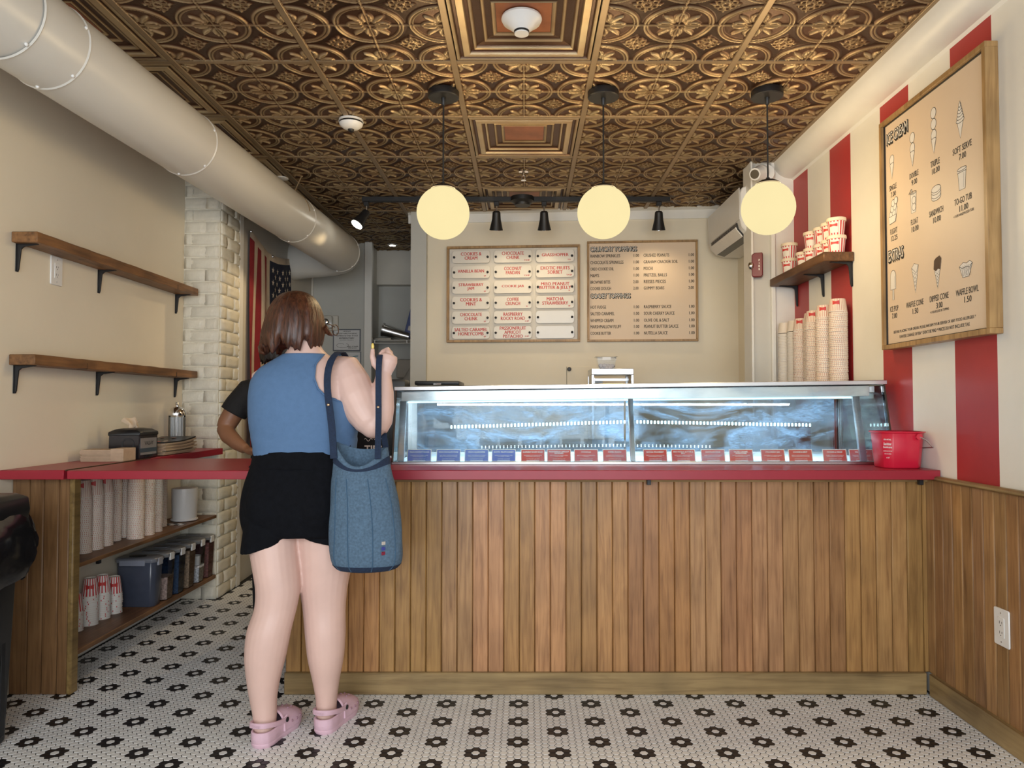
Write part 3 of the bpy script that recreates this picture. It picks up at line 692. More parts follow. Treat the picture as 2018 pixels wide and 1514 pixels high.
def stack(me, name, x, y, z, n, pitch, label, group, emblem=None, top=None):
    for k in range(n):
        o = link(name, CUPB2 if (me is CUPB and k < n-1) else me); o.location = (x+rng.normal(0, .0006), y+rng.normal(0, .0006), z+k*pitch); o.rotation_euler = (0, 0, rng.uniform(0, 6.28) if k < n-1 else 0)
        tag(o, top if (top and k == n-1) else label, 'cup', group)
        if k == n-1 and emblem is not None:
            flag_print(o, emblem[0], emblem[1], emblem[2])
left_stacks = [(-1.985, 3.30, 29), (-1.982, 3.385, 29), (-1.988, 3.475, 29), (-2.018, 3.60, 32), (-2.025, 3.70, 32), (-1.937, 3.66, 32), (-1.938, 3.765, 32), (-1.945, 3.86, 32), (-2.0, 4.02, 32)]
for i, (x, y, n) in enumerate(left_stacks):
    stack(CUPA, 'paper_cup', x, y, .507, n, .0088, 'thin-striped paper cup nested in the %s tall stack from the wooden end panel' % ORD[i], 'nested thin-striped cups on the side counter shelf', (.056, .033, -1.45) if i < 3 else None, 'topmost thin-striped cup of the %s tall stack from the wooden end panel' % ORD[i])
for i, (x, y, n) in enumerate(((-2.035, 3.335, 10), (-2.022, 3.43, 15), (-2.022, 3.53, 14), (-2.018, 3.625, 11))):
    stack(CUPB, 'soda_cup', x, y, .150, n, .0095, 'white-rimmed cup nested in the %s low stack from the end panel, bottom shelf' % ORD[i], 'broad-striped cups on the bottom shelf', (.045, .0325, -1.1), 'topmost broad red-striped cup of the %s low stack, bottom shelf' % ORD[i])
cnt = 0; rest = G()
for i, (x, y, n) in enumerate(((XR-.062, 3.70, 46), (XR-.09, 3.80, 44), (XR-.055, 3.87, 44), (XR-.085, 3.955, 43), (XR-.06, 4.05, 43), (XR-.08, 4.15, 41), (XR-.075, 4.26, 40), (XR-.09, 4.37, 40))):
    if i < 6: stack(CUPC, 'sundae_cup', x, y, 1.225, n, .0092, 'wide paper cup nested in the %s tall stack under the tub shelf' % ORD[i], 'nested cups on the ledge by the striped wall', (.045, .040, -2.2), 'topmost wide cup of the %s tall stack under the tub shelf' % ORD[i])
    else:
        for k in range(n):
            z = 1.225+k*.0092
            rest.lathe([(.046*.96, 0), (.046, .0006), (.046, .0026), (.0448, .0034), (.0432, .0095)], (x, y, z), 16, 1, cap=False)
        rest.lathe([(.0448, .0034), (.0368, .066), (.034, .066), (.001, .062)], (x, y, 1.225+n*.0092), 16, 0, cap=False)
o = rest.obj('far_cup_stacks', [MT['cupthin'], MT['paper']]); tag(o, 'far stacks of wide paper cups beyond the nearer ones on the ledge', 'cups', 'nested cups on the ledge by the striped wall', 'stuff')
def tub(x, y, z, label, yaw, s=1.0):
    t = thing('ice_cream_tub', label, 'tub', (x, y, z), group='striped tubs on the wall shelf'); t.rotation_euler = (0, 0, yaw); t.scale = (s, s, s)
    g = G(); g.lathe([(.034, 0), (.036, .001), (.044, .080), (.001, .080)], n=28); g.obj('body', MT['cupstripe'], t, local=True)
    g = G(); g.lathe([(.0445, .072), (.0475, .073), (.048, .086), (.0465, .090), (.001, .0895)], n=28); g.obj('lid', MT['lid'], t, local=True)
    g = G(); V = []; F = []
    for i in range(7):
        a = -.55+1.1*i/6; V += [(.0378*math.cos(a), .0378*math.sin(a), .012), (.0436*math.cos(a), .0436*math.sin(a), .066)]
    for i in range(6): F.append((2*i, 2*i+2, 2*i+3, 2*i+1))
    g.add(V, F); lb = g.obj('white_label', MT['paper'], t, local=True)
    g = G(); V = []; F = []
    for i in range(6):
        a = -.45+.9*i/5; q = .5+.5*abs(i/5*2-1); V += [(.0432*math.cos(a), .0432*math.sin(a), .050-.008*q), (.0438*math.cos(a), .0438*math.sin(a), .050+.008*q)]
    for i in range(5): F.append((2*i, 2*i+2, 2*i+3, 2*i+1))
    g.add(V, F); g.obj('printed_emblem', MT['redink'], lb, local=True)
tx = XR-.085; zt = 1.936
for k, (y, dx) in enumerate(((3.70, .02), (3.80, .03), (3.90, .03), (4.00, .015), (4.10, .01), (4.28, -.01))):
    tub(tx+dx, y, zt, 'striped paper tub with cream lid standing on the wall shelf, %s in the bottom row' % ('nearest', 'second', 'third', 'fourth', 'fifth', 'farthest')[k], -2.35+.1*rng.normal())
for k, (y, dx) in enumerate(((3.70, .02), (3.80, .03), (3.90, .03), (4.00, .015), (4.28, -.01))):
    tub(tx+dx, y, zt+.0905, 'striped paper tub with cream lid stacked on another, %s in the top row' % ('nearest', 'second', 'third', 'fourth', 'farthest')[k], -2.35+.1*rng.normal())

# ---------------------------------------------------------------- things on and under the side counter
nd = thing('napkin_dispenser', 'black napkin dispenser with a kraft napkin sticking out', 'napkin dispenser', (-1.965, 3.60, CT))
a0, a1, b0, b1 = -1.985, -1.834, 3.49, 3.665
g = G(); ZN = CT+.148
def rs(z, e): return [(a0+e, b0+e*.6, z), (a1-e, b0+e*.6, z), (a1-e, b1-e*.6, z), (a0+e, b1-e*.6, z)]
g.rings([rs(CT, .004), rs(CT+.006, 0), rs(CT+.110, .002), rs(CT+.118, .002)]); g.obj('body', mat('smoked_plastic', (.022, .020, .022), .18, var=.1), nd, .004)
g = G(); g.rings([rs(CT+.112, -.002), rs(CT+.130, -.001), rs(CT+.142, .022), rs(CT+.148, .055)]); g.obj('lid', MT['blackpl'], nd, .003)
g = G(); g.prism([(.0, .02), (.15, .02), (.15, .10), (.0, .10)], 0, .0015, lambda u, v, t: (a1-.0005+t, b0+.008+u, CT+v)); fp = g.obj('front_card', mat('grey_card', (.23, .21, .20), .5), nd)
text('VALSAY', .026, MT['ink'], fp, (a1+.0014, b0+.085, CT+.075), LEFTW, sx=.9, bold=.0004)
g = G(); g.prism([(.0, .032), (.15, .032), (.15, .052), (.0, .052)], 0, .0018, lambda u, v, t: (a1-.0002+t, b0+.008+u, CT+v)); g.obj('blue_band', mat('slate_band', (.05, .07, .09), .5), fp)
g = G(); g.prism([(.03, .0), (.03, .075), (.045, .09), (.075, .09), (.09, .075), (.09, 0), (.083, 0), (.083, .072), (.072, .083), (.048, .083), (.037, .072), (.037, 0)], 0, .002, lambda u, v, t: (a0+.035+u, b0+.0012-t, CT+.01+v)); g.obj('window_outline', MT['black'], nd)
g = G(); nu_, nv_ = 9, 15
V = [(-1.915+(.012+.034*f)*q+.010*math.sin(5*f+q), 3.575+.016*math.sin(3.2*q+1.5*f)+.010*f, CT+.142+.060*f*(1-.35*abs(q+.2))+.006*math.sin(7*q)) for f in np.linspace(0, 1, nu_) for q in np.linspace(-1, 1, nv_)]
F = [(i*nv_+j, i*nv_+j+1, (i+1)*nv_+j+1, (i+1)*nv_+j) for i in range(nu_-1) for j in range(nv_-1)]
g.add(V, F); g.obj('napkin', mat('kraft_napkin', (.62, .48, .33), .8, var=.06), nd, smooth=60)
pk = thing('napkin_pack', 'loose pack of folded kraft napkins beside the dispenser', 'napkins', (-1.945, 3.42, CT))
for k in range(12):
    z = CT+.0005+k*.0045; j = rng.normal(0, .0022, 3); G().rbox((-1.937+j[0], 3.405+j[1], z+.0021), (.190, .105, .004), Matrix.Rotation(j[2]*.02*100*.04, 3, 'Z')).obj('folded_napkin', MT['kraft'], pk)
G().box(-1.895, -1.835, 3.351, 3.459, CT+.001, CT+.060).obj('paper_band', MT['kraft'], pk, .002)
sj = thing('straw_jar', 'glass straw dispenser with a domed chrome lid', 'straw dispenser', (-1.995, 4.20, CT))
c = (-1.995, 4.20, CT)
g = G(); g.lathe([(.001, 0), (.046, 0), (.048, .004), (.048, .012), (.001, .012)], c, 28); g.obj('base', MT['chrome'], sj)
g = G(); g.lathe([(.045, .012), (.045, .205)], c, 28, cap=False); g.obj('glass_cylinder', MT['clearp'], sj)
for k in range(34):
    a = rng.uniform(0, 6.28); r = .036*math.sqrt(rng.uniform(.2, 1)); g = G(); x, y = c[0]+r*math.cos(a), c[1]+r*math.sin(a)
    g.tube([(x, y, CT+.013), (x+rng.normal(0, .002), y+rng.normal(0, .002), CT+.19)], .0032, 6); g.obj('straw', MT['plastw'], sj)
g = G(); g.lathe([(.047, .200), (.048, .212), (.044, .228), (.032, .243), (.014, .250), (.010, .252), (.001, .252)], c, 28); g.obj('lid', MT['chrome'], sj)
g = G(); g.lathe([(.001, .25), (.006, .25), (.006, .258), (.012, .264), (.010, .274), (.001, .276)], c, 14); g.obj('knob', MT['chrome'], sj)
bk = thing('magazine_stack', 'untidy stack of dark-covered magazines beside the napkin dispenser', 'magazines', (-1.95, 3.92, CT))
for k in range(9):
    x0, x1, y0, y1 = -2.04, -1.838, 3.735, 4.09; j = rng.normal(0, .005, 4); z0 = CT+.0005+k*.0075
    R = []
    for i in range(9):
        u = i/8; y = y0+j[1]+(y1-y0)*u; lift = .022*max(0, u-.45)**1.6*(k+2)/5
        R.append([(x0+j[0], y, z0+lift), (x1+j[2], y, z0+lift+.003), (x1+j[2], y, z0+lift+.010), (x0+j[0], y, z0+lift+.0072)])
    g = G(); g.rings(R); mg = g.obj('magazine', MT['kraft'] if k < 8 else mat('dark_cover', (.035, .035, .035), .35), bk)
for (y, x, w, hh, cc) in ((3.80, -1.90, .035, .018, (.65, .02, .05)), (3.80, -1.865, .035, .022, (.7, .5, .4)), (3.90, -1.91, .04, .018, (.55, .5, .42)), (4.03, -1.93, .04, .02, (.65, .35, .25)), (4.04, -2.0, .03, .02, (.5, .2, .15))):
    u = (y-3.735)/.355; z = CT+.0005+8*.0075+.0085+.022*max(0, u-.45)**1.6*2
    g = G(); g.prism([(w*.5*math.cos(a), hh*.5*math.sin(a)) for a in np.linspace(0, 2*PI, 15)[:-1]], 0, .0012, lambda p, q, t: (x+q, y+p, z+t+.0008)); g.obj('sticker', mat('sticker', cc, .4), bk)
cn = thing('white_canister', 'white lidded canister on the shelf near the brick pier', 'canister', (-1.955, 4.22, .507))
g = G(); g.lathe([(.001, .004), (.062, .004), (.066, .012), (.070, .165), (.069, .182), (.001, .186)], (-1.955, 4.22, .511), 32); g.obj('drum', MT['plastw'], cn)
g = G(); g.lathe([(.001, 0), (.071, 0), (.073, .004), (.071, .010), (.064, .011), (.001, .011)], (-1.955, 4.22, .511), 32); g.obj('foot_ring', MT['plastw'], cn)
g = G()
for i in range(6):
    for j in range(2): g.box(-2.03+i*.024, -2.03+i*.024+.022, 4.05+j*.03, 4.05+j*.03+.028, .5075, .5085, (i+j) % 2)
tag(g.obj('photo_strip', [MT['black'], MT['plaquew']]), 'black and white printed card on the shelf beside the canister', 'card')
contents = [None, ((.42, .30, .25), .55), ((.03, .06, .12), .98), ((.36, .25, .16), .97), ((.60, .60, .60), .45), ((.24, .10, .09), .97)]
labs = ['empty clear food bin, nearest of the row on the bottom shelf', 'clear food bin half full of pinkish crumbs', 'clear food bin packed with dark blue bags', 'clear food bin full of brown crumbs', 'clear food bin with a white scoop inside', 'clear food bin full of dark red crumbs by the brick pier']
for k in range(6):
    y0 = 3.705+.124*k; y1 = y0+.113; x0, x1 = -2.07, -1.862; z0 = .1505
    t = thing('food_bin', labs[k], 'food bin', ((x0+x1)/2, (y0+y1)/2, .15), group='clear food bins on the bottom shelf')
    def rr(z, e, r=.018): 
        return [(x0+e+r, y0+e, z), (x1-e-r, y0+e, z), (x1-e, y0+e+r, z), (x1-e, y1-e-r, z), (x1-e-r, y1-e, z), (x0+e+r, y1-e, z), (x0+e, y1-e-r, z), (x0+e, y0+e+r, z)]
    body = glass('bin_plastic', (.62, .66, .74), fres=1.35, rough=.12) if k == 0 else MT['clearp']
    if k == 0:
        g = G(); g.rings([rr(z0, .012), rr(z0+.225, .004)]); g.obj('body', mat('frosted_bin', (.055, .065, .095), .25, var=.1), t, .004)
    else:
        g = G(); g.rings([rr(z0, .010), rr(z0+.225, .002)]); g.obj('body', body, t, 0)
    g = G(); g.rings([rr(z0+.223, 0), rr(z0+.240, -.001), rr(z0+.246, .010)]); ld = g.obj('lid', mat('bin_lid', (.16, .17, .20), .3, var=.05) if k == 0 else mat('bin_lid', (.20, .205, .21), .3), t, .002)
    g = G(); g.prism([(x0+.05+q*.022, y0+(y1-y0)/2+w*.018) for q, w in ((0, 0), (.4, 1), (2, 1.3), (3.6, 1), (4, 0), (3.6, -1), (2, -1.3), (.4, -1))], z0+.246, z0+.249, lambda u, v, tt: (u, v, tt)); g.obj('pour_flap', MT['blackpl'] if k == 0 else mat('grey_flap', (.12, .12, .13), .4), ld)
    G().box(x1-.006, x1+.004, (y0+y1)/2-.022, (y0+y1)/2+.022, z0+.205, z0+.242).obj('latch', MT['plastw'] if k else mat('clear_latch', (.35, .36, .40), .3), t, .002)
    if k == 0: G().box(x0+.03, x1-.05, y0-.003, y0+.004, z0+.208, z0+.236).obj('latch', mat('clear_latch', (.25, .27, .33), .3), t, .002)
    if contents[k]:
        cc, f = contents[k]; g = G(); g.rings([rr(z0+.003, .013), rr(z0+.003+.21*f, .006)]); g.obj('contents', mat('bin_contents', cc, .8, var=.55, scale=110, bump=.5, bscale=160), t)
    if k == 4:
        g = G(); g.lathe([(.001, 0), (.032, 0), (.036, .09), (.034, .09), (.001, .02)], (-1.91, y0+.056, z0+.06), 18); g.obj('scoop', MT['plastw'], t)

# black bin with a liner
bn = thing('trash_bin', 'tall black trash bin with a black liner folded over the rim', 'trash bin', (-1.93, 2.42, 0))
def br(z, e): 
    x0, x1, y0, y1 = -2.072+e, -1.772-e, 2.18+e, 2.625-e; r = .03
    return [(x0+r, y0, z), (x1-r, y0, z), (x1, y0+r, z), (x1, y1-r, z), (x1-r, y1, z), (x0+r, y1, z), (x0, y1-r, z), (x0, y0+r, z)]
g = G(); g.rings([br(0, .035), br(.01, .028), br(.62, .010), br(.80, .004)]); g.obj('body', MT['blackpl'], bn, .004)
g = G(); g.rings([br(.765, -.012), br(.80, -.016), br(.842, -.012), br(.855, .01), br(.855, .05)]); g.obj('rim_collar', MT['blackpl'], bn, .004)
for yy in (2.30, 2.42, 2.54): G().box(-1.802, -1.79, yy-.012, yy+.012, .03, .60).obj('rib', MT['blackpl'], bn, .004)
bagm = mat('liner_film', (.010, .010, .012), .16, var=.2, spec=.7)
R = []
for k in range(10):
    f = k/9; z = .79-.235*f; ring = []
    for j in range(64):
        a = j/64*8; i0 = int(a) % 8; b = br(z, 0); p = Vector(b[i0]).lerp(Vector(b[(i0+1) % 8]), a-int(a)); cc = Vector((-1.922, 2.40, z)); d = (p-cc); d.z = 0
        off = .012+.030*math.sin(PI*f)**.8+.010*math.sin(j*.9+f*5)*math.sin(f*3+.4)+.006*math.sin(j*2.3-f*8)
        q = p+d.normalized()*off; q.x = max(q.x, XL+.004); ring.append((q.x, q.y, z+.012*math.sin(j*.55)*f))
    R.append(ring)
g = G(); g.rings(R, cap=False); g.obj('liner', bagm, bn, smooth=25)
# ---------------------------------------------------------------- menu boards
FB = BR @ FRONT        # lettering axes on the back wall
def frame_rect(t, u0, u1, z0, z1, w, d, m, fn):
    for a, b, c, e, hz in ((u0, u1, z1-w, z1, 1), (u0, u1, z0, z0+w, 1), (u0, u0+w, z0+w, z1-w, 0), (u1-w, u1, z0+w, z1-w, 0)):
        g = G(); g.prism([(a, c), (b, c), (b, e), (a, e)], 0, d, fn); g.obj('frame_rail', m, t, .0015)
bfn = lambda u, v, t: tuple(bw(u, v, t))
fb = thing('flavour_board', 'oak-framed flavour board with rows of cream plaques', 'menu board', (-.09, wby(-.09), 2.02))
u0, u1, z0, z1 = -.602, .418, 1.651, 2.392
g = G(); g.prism([(u0+.005, z0+.005), (u1-.005, z0+.005), (u1-.005, z1-.005), (u0+.005, z1-.005)], .002, .012, bfn); g.obj('panel', MT['panelw'], fb)
frame_rect(fb, u0, u1, z0, z1, .018, .038, MT['frame'], bfn)
names = [['COOKIES &\nCREAM', 'VANILLA BEAN', 'STRAWBERRY\nJAM', 'COOKIES &\nMINT', 'CHOCOLATE\nCHUNK', 'SALTED CARAMEL\nHONEYCOMB'],
         ['CHOCOLATE\nCHUNK', 'COCONUT\nPANDAN', 'COOKIE JAR', 'COFFEE\nCRUNCH', 'RASPBERRY\nROCKY ROAD', 'PASSIONFRUIT\nAPRICOT\nPISTACHIO'],
         ['GRASSHOPPER', 'EXOTIC FRUITS\nSORBET', 'MISO PEANUT\nBUTTER & JELLY', 'MATCHA\nSTRAWBERRY', '', '']]
marks = [['', 'GF', 'GF', '', 'GF', 'GF'], ['V N GF', 'V N GF', '', 'N', 'N GF', 'N GF'], ['V N', 'V N GF', 'N', 'GF', '', '']]
wid = {'VANILLA BEAN': .205, 'SALTED CARAMEL\nHONEYCOMB': .255, 'GRASSHOPPER': .205, 'EXOTIC FRUITS\nSORBET': .222, 'MISO PEANUT\nBUTTER & JELLY': .242, 'MATCHA\nSTRAWBERRY': .198, 'COOKIES &\nCREAM': .160, 'COOKIES &\nMINT': .170, 'STRAWBERRY\nJAM': .192, 'CHOCOLATE\nCHUNK': .170, 'COCONUT\nPANDAN': .135, 'COOKIE JAR': .172, 'COFFEE\nCRUNCH': .112, 'RASPBERRY\nROCKY ROAD': .186, 'PASSIONFRUIT\nAPRICOT\nPISTACHIO': .202}
for ci, cu_ in enumerate((.187, .509, .831)):
    for ri, cv in enumerate((.083, .200, .319, .437, .551, .667)):
        u, v = u0+cu_, z1-cv; w, h_ = .1455, .048; c = .022
        poly = [(u-w+c, v-h_)]+[(u+w-c+c*math.sin(a), v-h_+c-c*math.cos(a)) for a in np.linspace(0, PI/2, 5)]+[(u+w-c+c*math.cos(a), v+h_-c+c*math.sin(a)) for a in np.linspace(0, PI/2, 5)]+[(u-w+c-c*math.sin(a), v+h_-c+c*math.cos(a)) for a in np.linspace(0, PI/2, 5)]+[(u-w+c-c*math.cos(a), v-h_+c-c*math.sin(a)) for a in np.linspace(0, PI/2, 5)]
        g = G(); g.prism(poly, .026, .032, bfn); s = names[ci][ri]; pq = g.obj('plaque', MT['plaque'] if s else MT['plaquew'], fb, .001)
        for su in (-.1295, .1295):
            g = G(); p = bw(u+su, v-.002, .032); d = (bw(u, v, .05)-bw(u, v, .03)).normalized(); g.tube([p-d*.02, p+d*.004, p+d*.010, p+d*.013], [.0095, .0095, .0085, .004], 12); g.obj('peg', MT['black'], pq)
        if s:
            n = s.count('\n')+1
            text(s, .036, MT['redink'], pq, bw(u, v+(.006 if n < 3 else 0), .0326), FB, dbl=.0022, fitw=wid.get(s, .2), fith={1: .024, 2: .058, 3: .088}[n])
        if marks[ci][ri]: text(marks[ci][ri], .014, MT['redink'], pq, bw(u+.108, v-.031, .0326), FB, sx=.9, bold=.0006)
tb = thing('toppings_board', 'oak-framed toppings price board with black lettering', 'menu board', (.89, wby(.89), 2.03))
u0, u1, z0, z1 = .473, 1.300, 1.650, 2.415
g = G(); g.prism([(u0+.005, z0+.005), (u1-.005, z0+.005), (u1-.005, z1-.005), (u0+.005, z1-.005)], .002, .016, bfn); g.obj('panel', MT['panel'], tb)
frame_rect(tb, u0, u1, z0, z1, .015, .034, MT['frame'], bfn)
def outlined(s, size, parent, p1, R, nrm, fitw, fith, w=.0025):
    n = Vector(nrm)
    x = R @ Vector((1, 0, 0)); y = R @ Vector((0, 1, 0))
    text(s, size, MT['ink'], parent, Vector(p1)+x*w*1.6-y*w*1.6, R, 'LEFT', bold=w*.8, fitw=fitw*1.005, fith=fith*1.15)
    text(s, size, MT['ink'], parent, Vector(p1)+n*.0004, R, 'LEFT', bold=w*.8, fitw=fitw, fith=fith*1.1)
    text(s, size, MT['cream_fill'], parent, Vector(p1)+n*.0008+x*w, R, 'LEFT', bold=0, fitw=fitw-2*w, fith=fith*.92)
NB = FB @ Vector((0, 0, 1))
L = [('RAINBOW SPRINKLES', '1.00', .112, .225), ('CHOCOLATE SPRINKLES', '1.00', .162, .251), ('OREO COOKIE SOIL', '1.00', .212, .178), ("M&M'S", '1.00', .262, .066), ('BROWNIE BITES', '2.00', .312, .150), ('COOKIE DOUGH', '2.00', .361, .156), ('HOT FUDGE', '1.00', .503, .118), ('SALTED CARAMEL', '1.00', .553, .182), ('WHIPPED CREAM', '1.00', .605, .174), ('MARSHMALLOW FLUFF', '1.00', .652, .231), ('COOKIE BUTTER', '1.00', .702, .155)]
Rr = [('CRUSHED PEANUTS', '1.00', .112, .192), ('GRAHAM CRACKER SOIL', '1.00', .162, .257), ('MOCHI', '1.00', .212, .067), ('PRETZEL BALLS', '1.00', .262, .174), ('REESES PIECES', '1.00', .312, .165), ('GUMMY BEARS', '2.00', .361, .154), ('RASPBERRY SAUCE', '1.00', .503, .205), ('SOUR CHERRY SAUCE', '1.00', .553, .230), ('OLIVE OIL & SALT', '1.00', .605, .190), ('PEANUT BUTTER SAUCE', '1.00', .652, .257), ('NUTELLA SAUCE', '1.00', .702, .176)]
for lst, ua, ub in ((L, .023, .346), (Rr, .424, .757)):
    for s, p_, v, w in lst:
        text(s, .034, MT['ink'], tb, bw(u0+ua, z1-v, .0166), FB, 'LEFT', dbl=.0014, fitw=w, fith=.024)
        text(p_, .034, MT['ink'], tb, bw(u0+ub, z1-v, .0166), FB, 'LEFT', dbl=.0014, fitw=.040, fith=.0225)
outlined('CRUNCHY TOPPINGS', .045, tb, bw(u0+.023, z1-.060, .0166), FB, NB, .352, .036)
outlined('GOOEY TOPPINGS', .045, tb, bw(u0+.023, z1-.417, .0166), FB, NB, .303, .036)

# ---------------------------------------------------------------- ice cream price sign on the striped wall
sg = thing('price_sign', 'large oak-framed ice cream price sign on the striped wall', 'menu sign', (XR, 2.896, 1.92))
Y0, Y1, Z0, Z1 = 3.279, 2.515, 1.414, 2.438
sfn = lambda u, v, t: (XR-t, Y0-u, Z1-v)
g = G(); g.prism([(.006, .006), (.758, .006), (.758, 1.018), (.006, 1.018)], .002, .030, sfn); g.obj('panel', MT['panel'], sg)
for a, b, c, e in ((0, .764, 0, .020), (0, .764, 1.004, 1.024), (0, .020, .02, 1.004), (.744, .764, .02, 1.004)):
    g = G(); g.prism([(a, c), (b, c), (b, e), (a, e)], 0, .048, sfn); g.obj('frame_rail', MT['frame'], sg, .0015)
for a, b, c, e in ((.02, .744, .02, .024), (.02, .744, 1.0, 1.004), (.02, .024, .024, 1.0), (.74, .744, .024, 1.0)):  # black strips paint the shade between frame and panel
    g = G(); g.prism([(a, c), (b, c), (b, e), (a, e)], .028, .036, sfn); g.obj('shadow_gap', MT['black'], sg)
def st(s, u, v, w, hh=.024, **k): text(s, .03, MT['ink'], sg, sfn(u, v, .0306), RIGHTW, dbl=.0012, fitw=w, fith=hh, **k)
for s, p_, u, v, w in (('SINGLE', '7.00', .085, .313, .062), ('DOUBLE', '9.00', .259, .312, .070), ('TRIPLE', '10.00', .416, .315, .066), ('SOFT SERVE', '7.00', .594, .318, .118), ('FLIGHT', '12.25', .086, .507, .062), ('FLOAT', '10.00', .257, .508, .056), ('SANDWICH', '10.00', .418, .510, .098), ('TO-GO TUB', '11.00', .594, .511, .108), ('ICE POP', '7.00', .080, .849, .070), ('WAFFLE CONE', '1.50', .249, .850, .135), ('DIPPED CONE', '3.00', .427, .850, .130), ('WAFFLE BOWL', '1.50', .609, .853, .138)):
    st(s, u, v, w); st(p_, u+.002, v+.031, .044 if len(p_) < 5 else .054, .023)
st('+1 FOR HANDPACKED TUBS', .596, .563, .126, .010); st('+1 FOR ROLLED IN TOPPING', .429, .902, .130, .010)
st('BEFORE PLACING YOUR ORDER, PLEASE INFORM YOUR SERVER OF ANY FOOD ALLERGIES *', .366, .952, .585, .014); st("FLAVORS CHANGE OFTEN * DON'T BE MAD * PRICES DO NOT INCLUDE TAX", .372, .976, .50, .014)
outlined('ICE CREAM', .06, sg, sfn(.033, .089, .0306), RIGHTW, (-1, 0, 0), .182, .050, .003)
outlined('EXTRAS', .06, sg, sfn(.033, .614, .0306), RIGHTW, (-1, 0, 0), .132, .050, .003)
class Pic:
    def __init__(s, u, v): s.u = u; s.v = v; s.g = G(); s.d = .0304
    def P(s, x, y, t): return sfn(s.u+x, s.v-y, t)
    def fill(s, poly, m=0):
        s.d += .00012; n = len(poly); s.g.add([s.P(x, y, s.d) for x, y in poly], [tuple(range(n))], m)
    def line(s, pts, w=.0021, closed=False):
        s.d += .00006
        P = [Vector((x, y)) for x, y in pts]; n = len(P); V = []
        for i in range(n):
            a = P[i-1] if (i > 0 or closed) else P[i]; b = P[(i+1) % n] if (i < n-1 or closed) else P[i]
            d = (b-a).normalized() if (b-a).length > 1e-9 else Vector((1, 0)); q = Vector((-d.y, d.x))*w/2
            V += [s.P(P[i].x+q.x, P[i].y+q.y, s.d), s.P(P[i].x-q.x, P[i].y-q.y, s.d)]
        k = n if closed else n-1
        s.g.add(V, [(2*i, 2*((i+1) % n), 2*((i+1) % n)+1, 2*i+1) for i in range(k)], 1)
    def shape(s, poly, m=0): s.fill(poly, m); s.line(poly, closed=True)
    def done(s): return s.g.obj('ice_cream_drawing', [MT['cream_fill'], MT['ink'], MT['chocfill']], sg, smooth=0)
def circ(x, y, r, ry=None, a0=0, a1=2*PI, n=22): 
    ry = ry or r; return [(x+r*math.cos(a), y+ry*math.sin(a)) for a in np.linspace(a0, a1, n+1)[:(-1 if a1-a0 > 6.2 else None)]]
def cone_pic(u, v, H, balls):
    p = Pic(u, v); b = -H/2; r = .0165
    top = H/2; ch = H-(balls-1)*.044-r-.006
    for k in range(balls): p.shape(circ(0, top-r*1.35-(balls-1-k)*.044+.004, r*1.12, r*1.32))
    yb = b+ch*.80; p.shape([(-r, yb), (0, b), (r, yb)]+circ(0, yb, r, .006, 0, PI, 8)); p.line([(r*.55, yb-.012), (r*.1, b+.014)], .001); p.done()
cone_pic(.079, .222, .103, 1); cone_pic(.250, .204, .139, 2); cone_pic(.410, .185, .180, 3)
p = Pic(.586, .213); p.shape([(-.018, -.005), (0, -.066), (.018, -.005)])
for k in range(6): w = .025*(1-k/6.5); y = .002+k*.0115; p.shape(circ(0, y, w, .009))
p.shape([(-.004, .064), (0, .075), (.004, .064)]); p.done()
p = Pic(.086, .419)
p.shape([(-.030, -.052), (.020, -.046), (.034, .012), (-.016, .030), (-.036, -.02)])
for i in range(3):
    for j in range(2): p.shape(circ(-.020+j*.024+i*.010, -.012+i*.024+j*.006, .0145, .0155))
p.shape([(-.034, -.052), (.018, -.048), (.026, -.018), (-.038, -.020)]); p.done()
p = Pic(.252, .421); p.shape([(-.017, -.048), (.017, -.048), (.023, .036), (-.023, .036)]); p.shape(circ(.004, -.024, .014, .016)); p.shape(circ(.004, .004, .014, .016)); p.line(circ(0, .036, .023, .006), closed=True); p.shape([(-.006, .028), (-.001, .030), (-.013, .054), (-.018, .052)]); p.shape([(-.018, .052), (-.014, .055), (-.031, .040), (-.034, .036)]); p.done()
p = Pic(.420, .433); p.shape(circ(0, -.020, .032, .012, PI, 2*PI, 12)+circ(0, .014, .032, .014, 0, PI, 12)); p.line(circ(0, .014, .032, .014), closed=True); p.line(circ(0, .004, .032, .013, PI, 2*PI, 10)); p.line(circ(0, -.010, .032, .013, PI, 2*PI, 10)); p.done()
p = Pic(.591, .432); p.shape([(-.018, -.040), (.018, -.040), (.025, .026), (-.025, .026)]); p.shape([(-.028, .026), (.028, .026), (.028, .036), (-.028, .036)]); p.shape(circ(0, .037, .028, .006)); p.line([(.012, .02), (.009, -.034)], .001); p.done()
p = Pic(.075, .742); p.shape([(-.006, -.066), (.006, -.066), (.006, -.018), (-.006, -.018)]); p.shape([(-.023, -.020), (.023, -.020)]+circ(0, .036, .023, .028, 0, PI, 12)); p.line([(.013, -.012), (.013, .036)], .001); p.done()
def waffle(p, poly, n=5):
    p.shape(poly)
def lattice_cone(p, r, yt, yb):
    for k in range(1, 6):
        f = k/6; w = r*(1-f); y = yt+(yb-yt)*f; p.line([(-w, y), (w*.72, y-.016*(1-f)-.004)], .001); p.line([(w, y), (-w*.72, y-.016*(1-f)-.004)], .001)
p = Pic(.256, .744); p.shape([(-.026, .046), (-.006, .062), (.026, .052), (.002, -.062)]); lattice_cone(p, .024, .046, -.062); p.line([(-.026, .046), (.010, .020), (.026, .052)], .0016); p.done()
p = Pic(.419, .750); p.shape([(-.022, .02), (.022, .02), (.002, -.063)]); lattice_cone(p, .021, .02, -.063); p.fill([(-.024, .016), (-.008, .006), (.006, .014), (.022, .008), (.030, .050), (.018, .064), (-.008, .058), (-.020, .050)], 2); p.done()
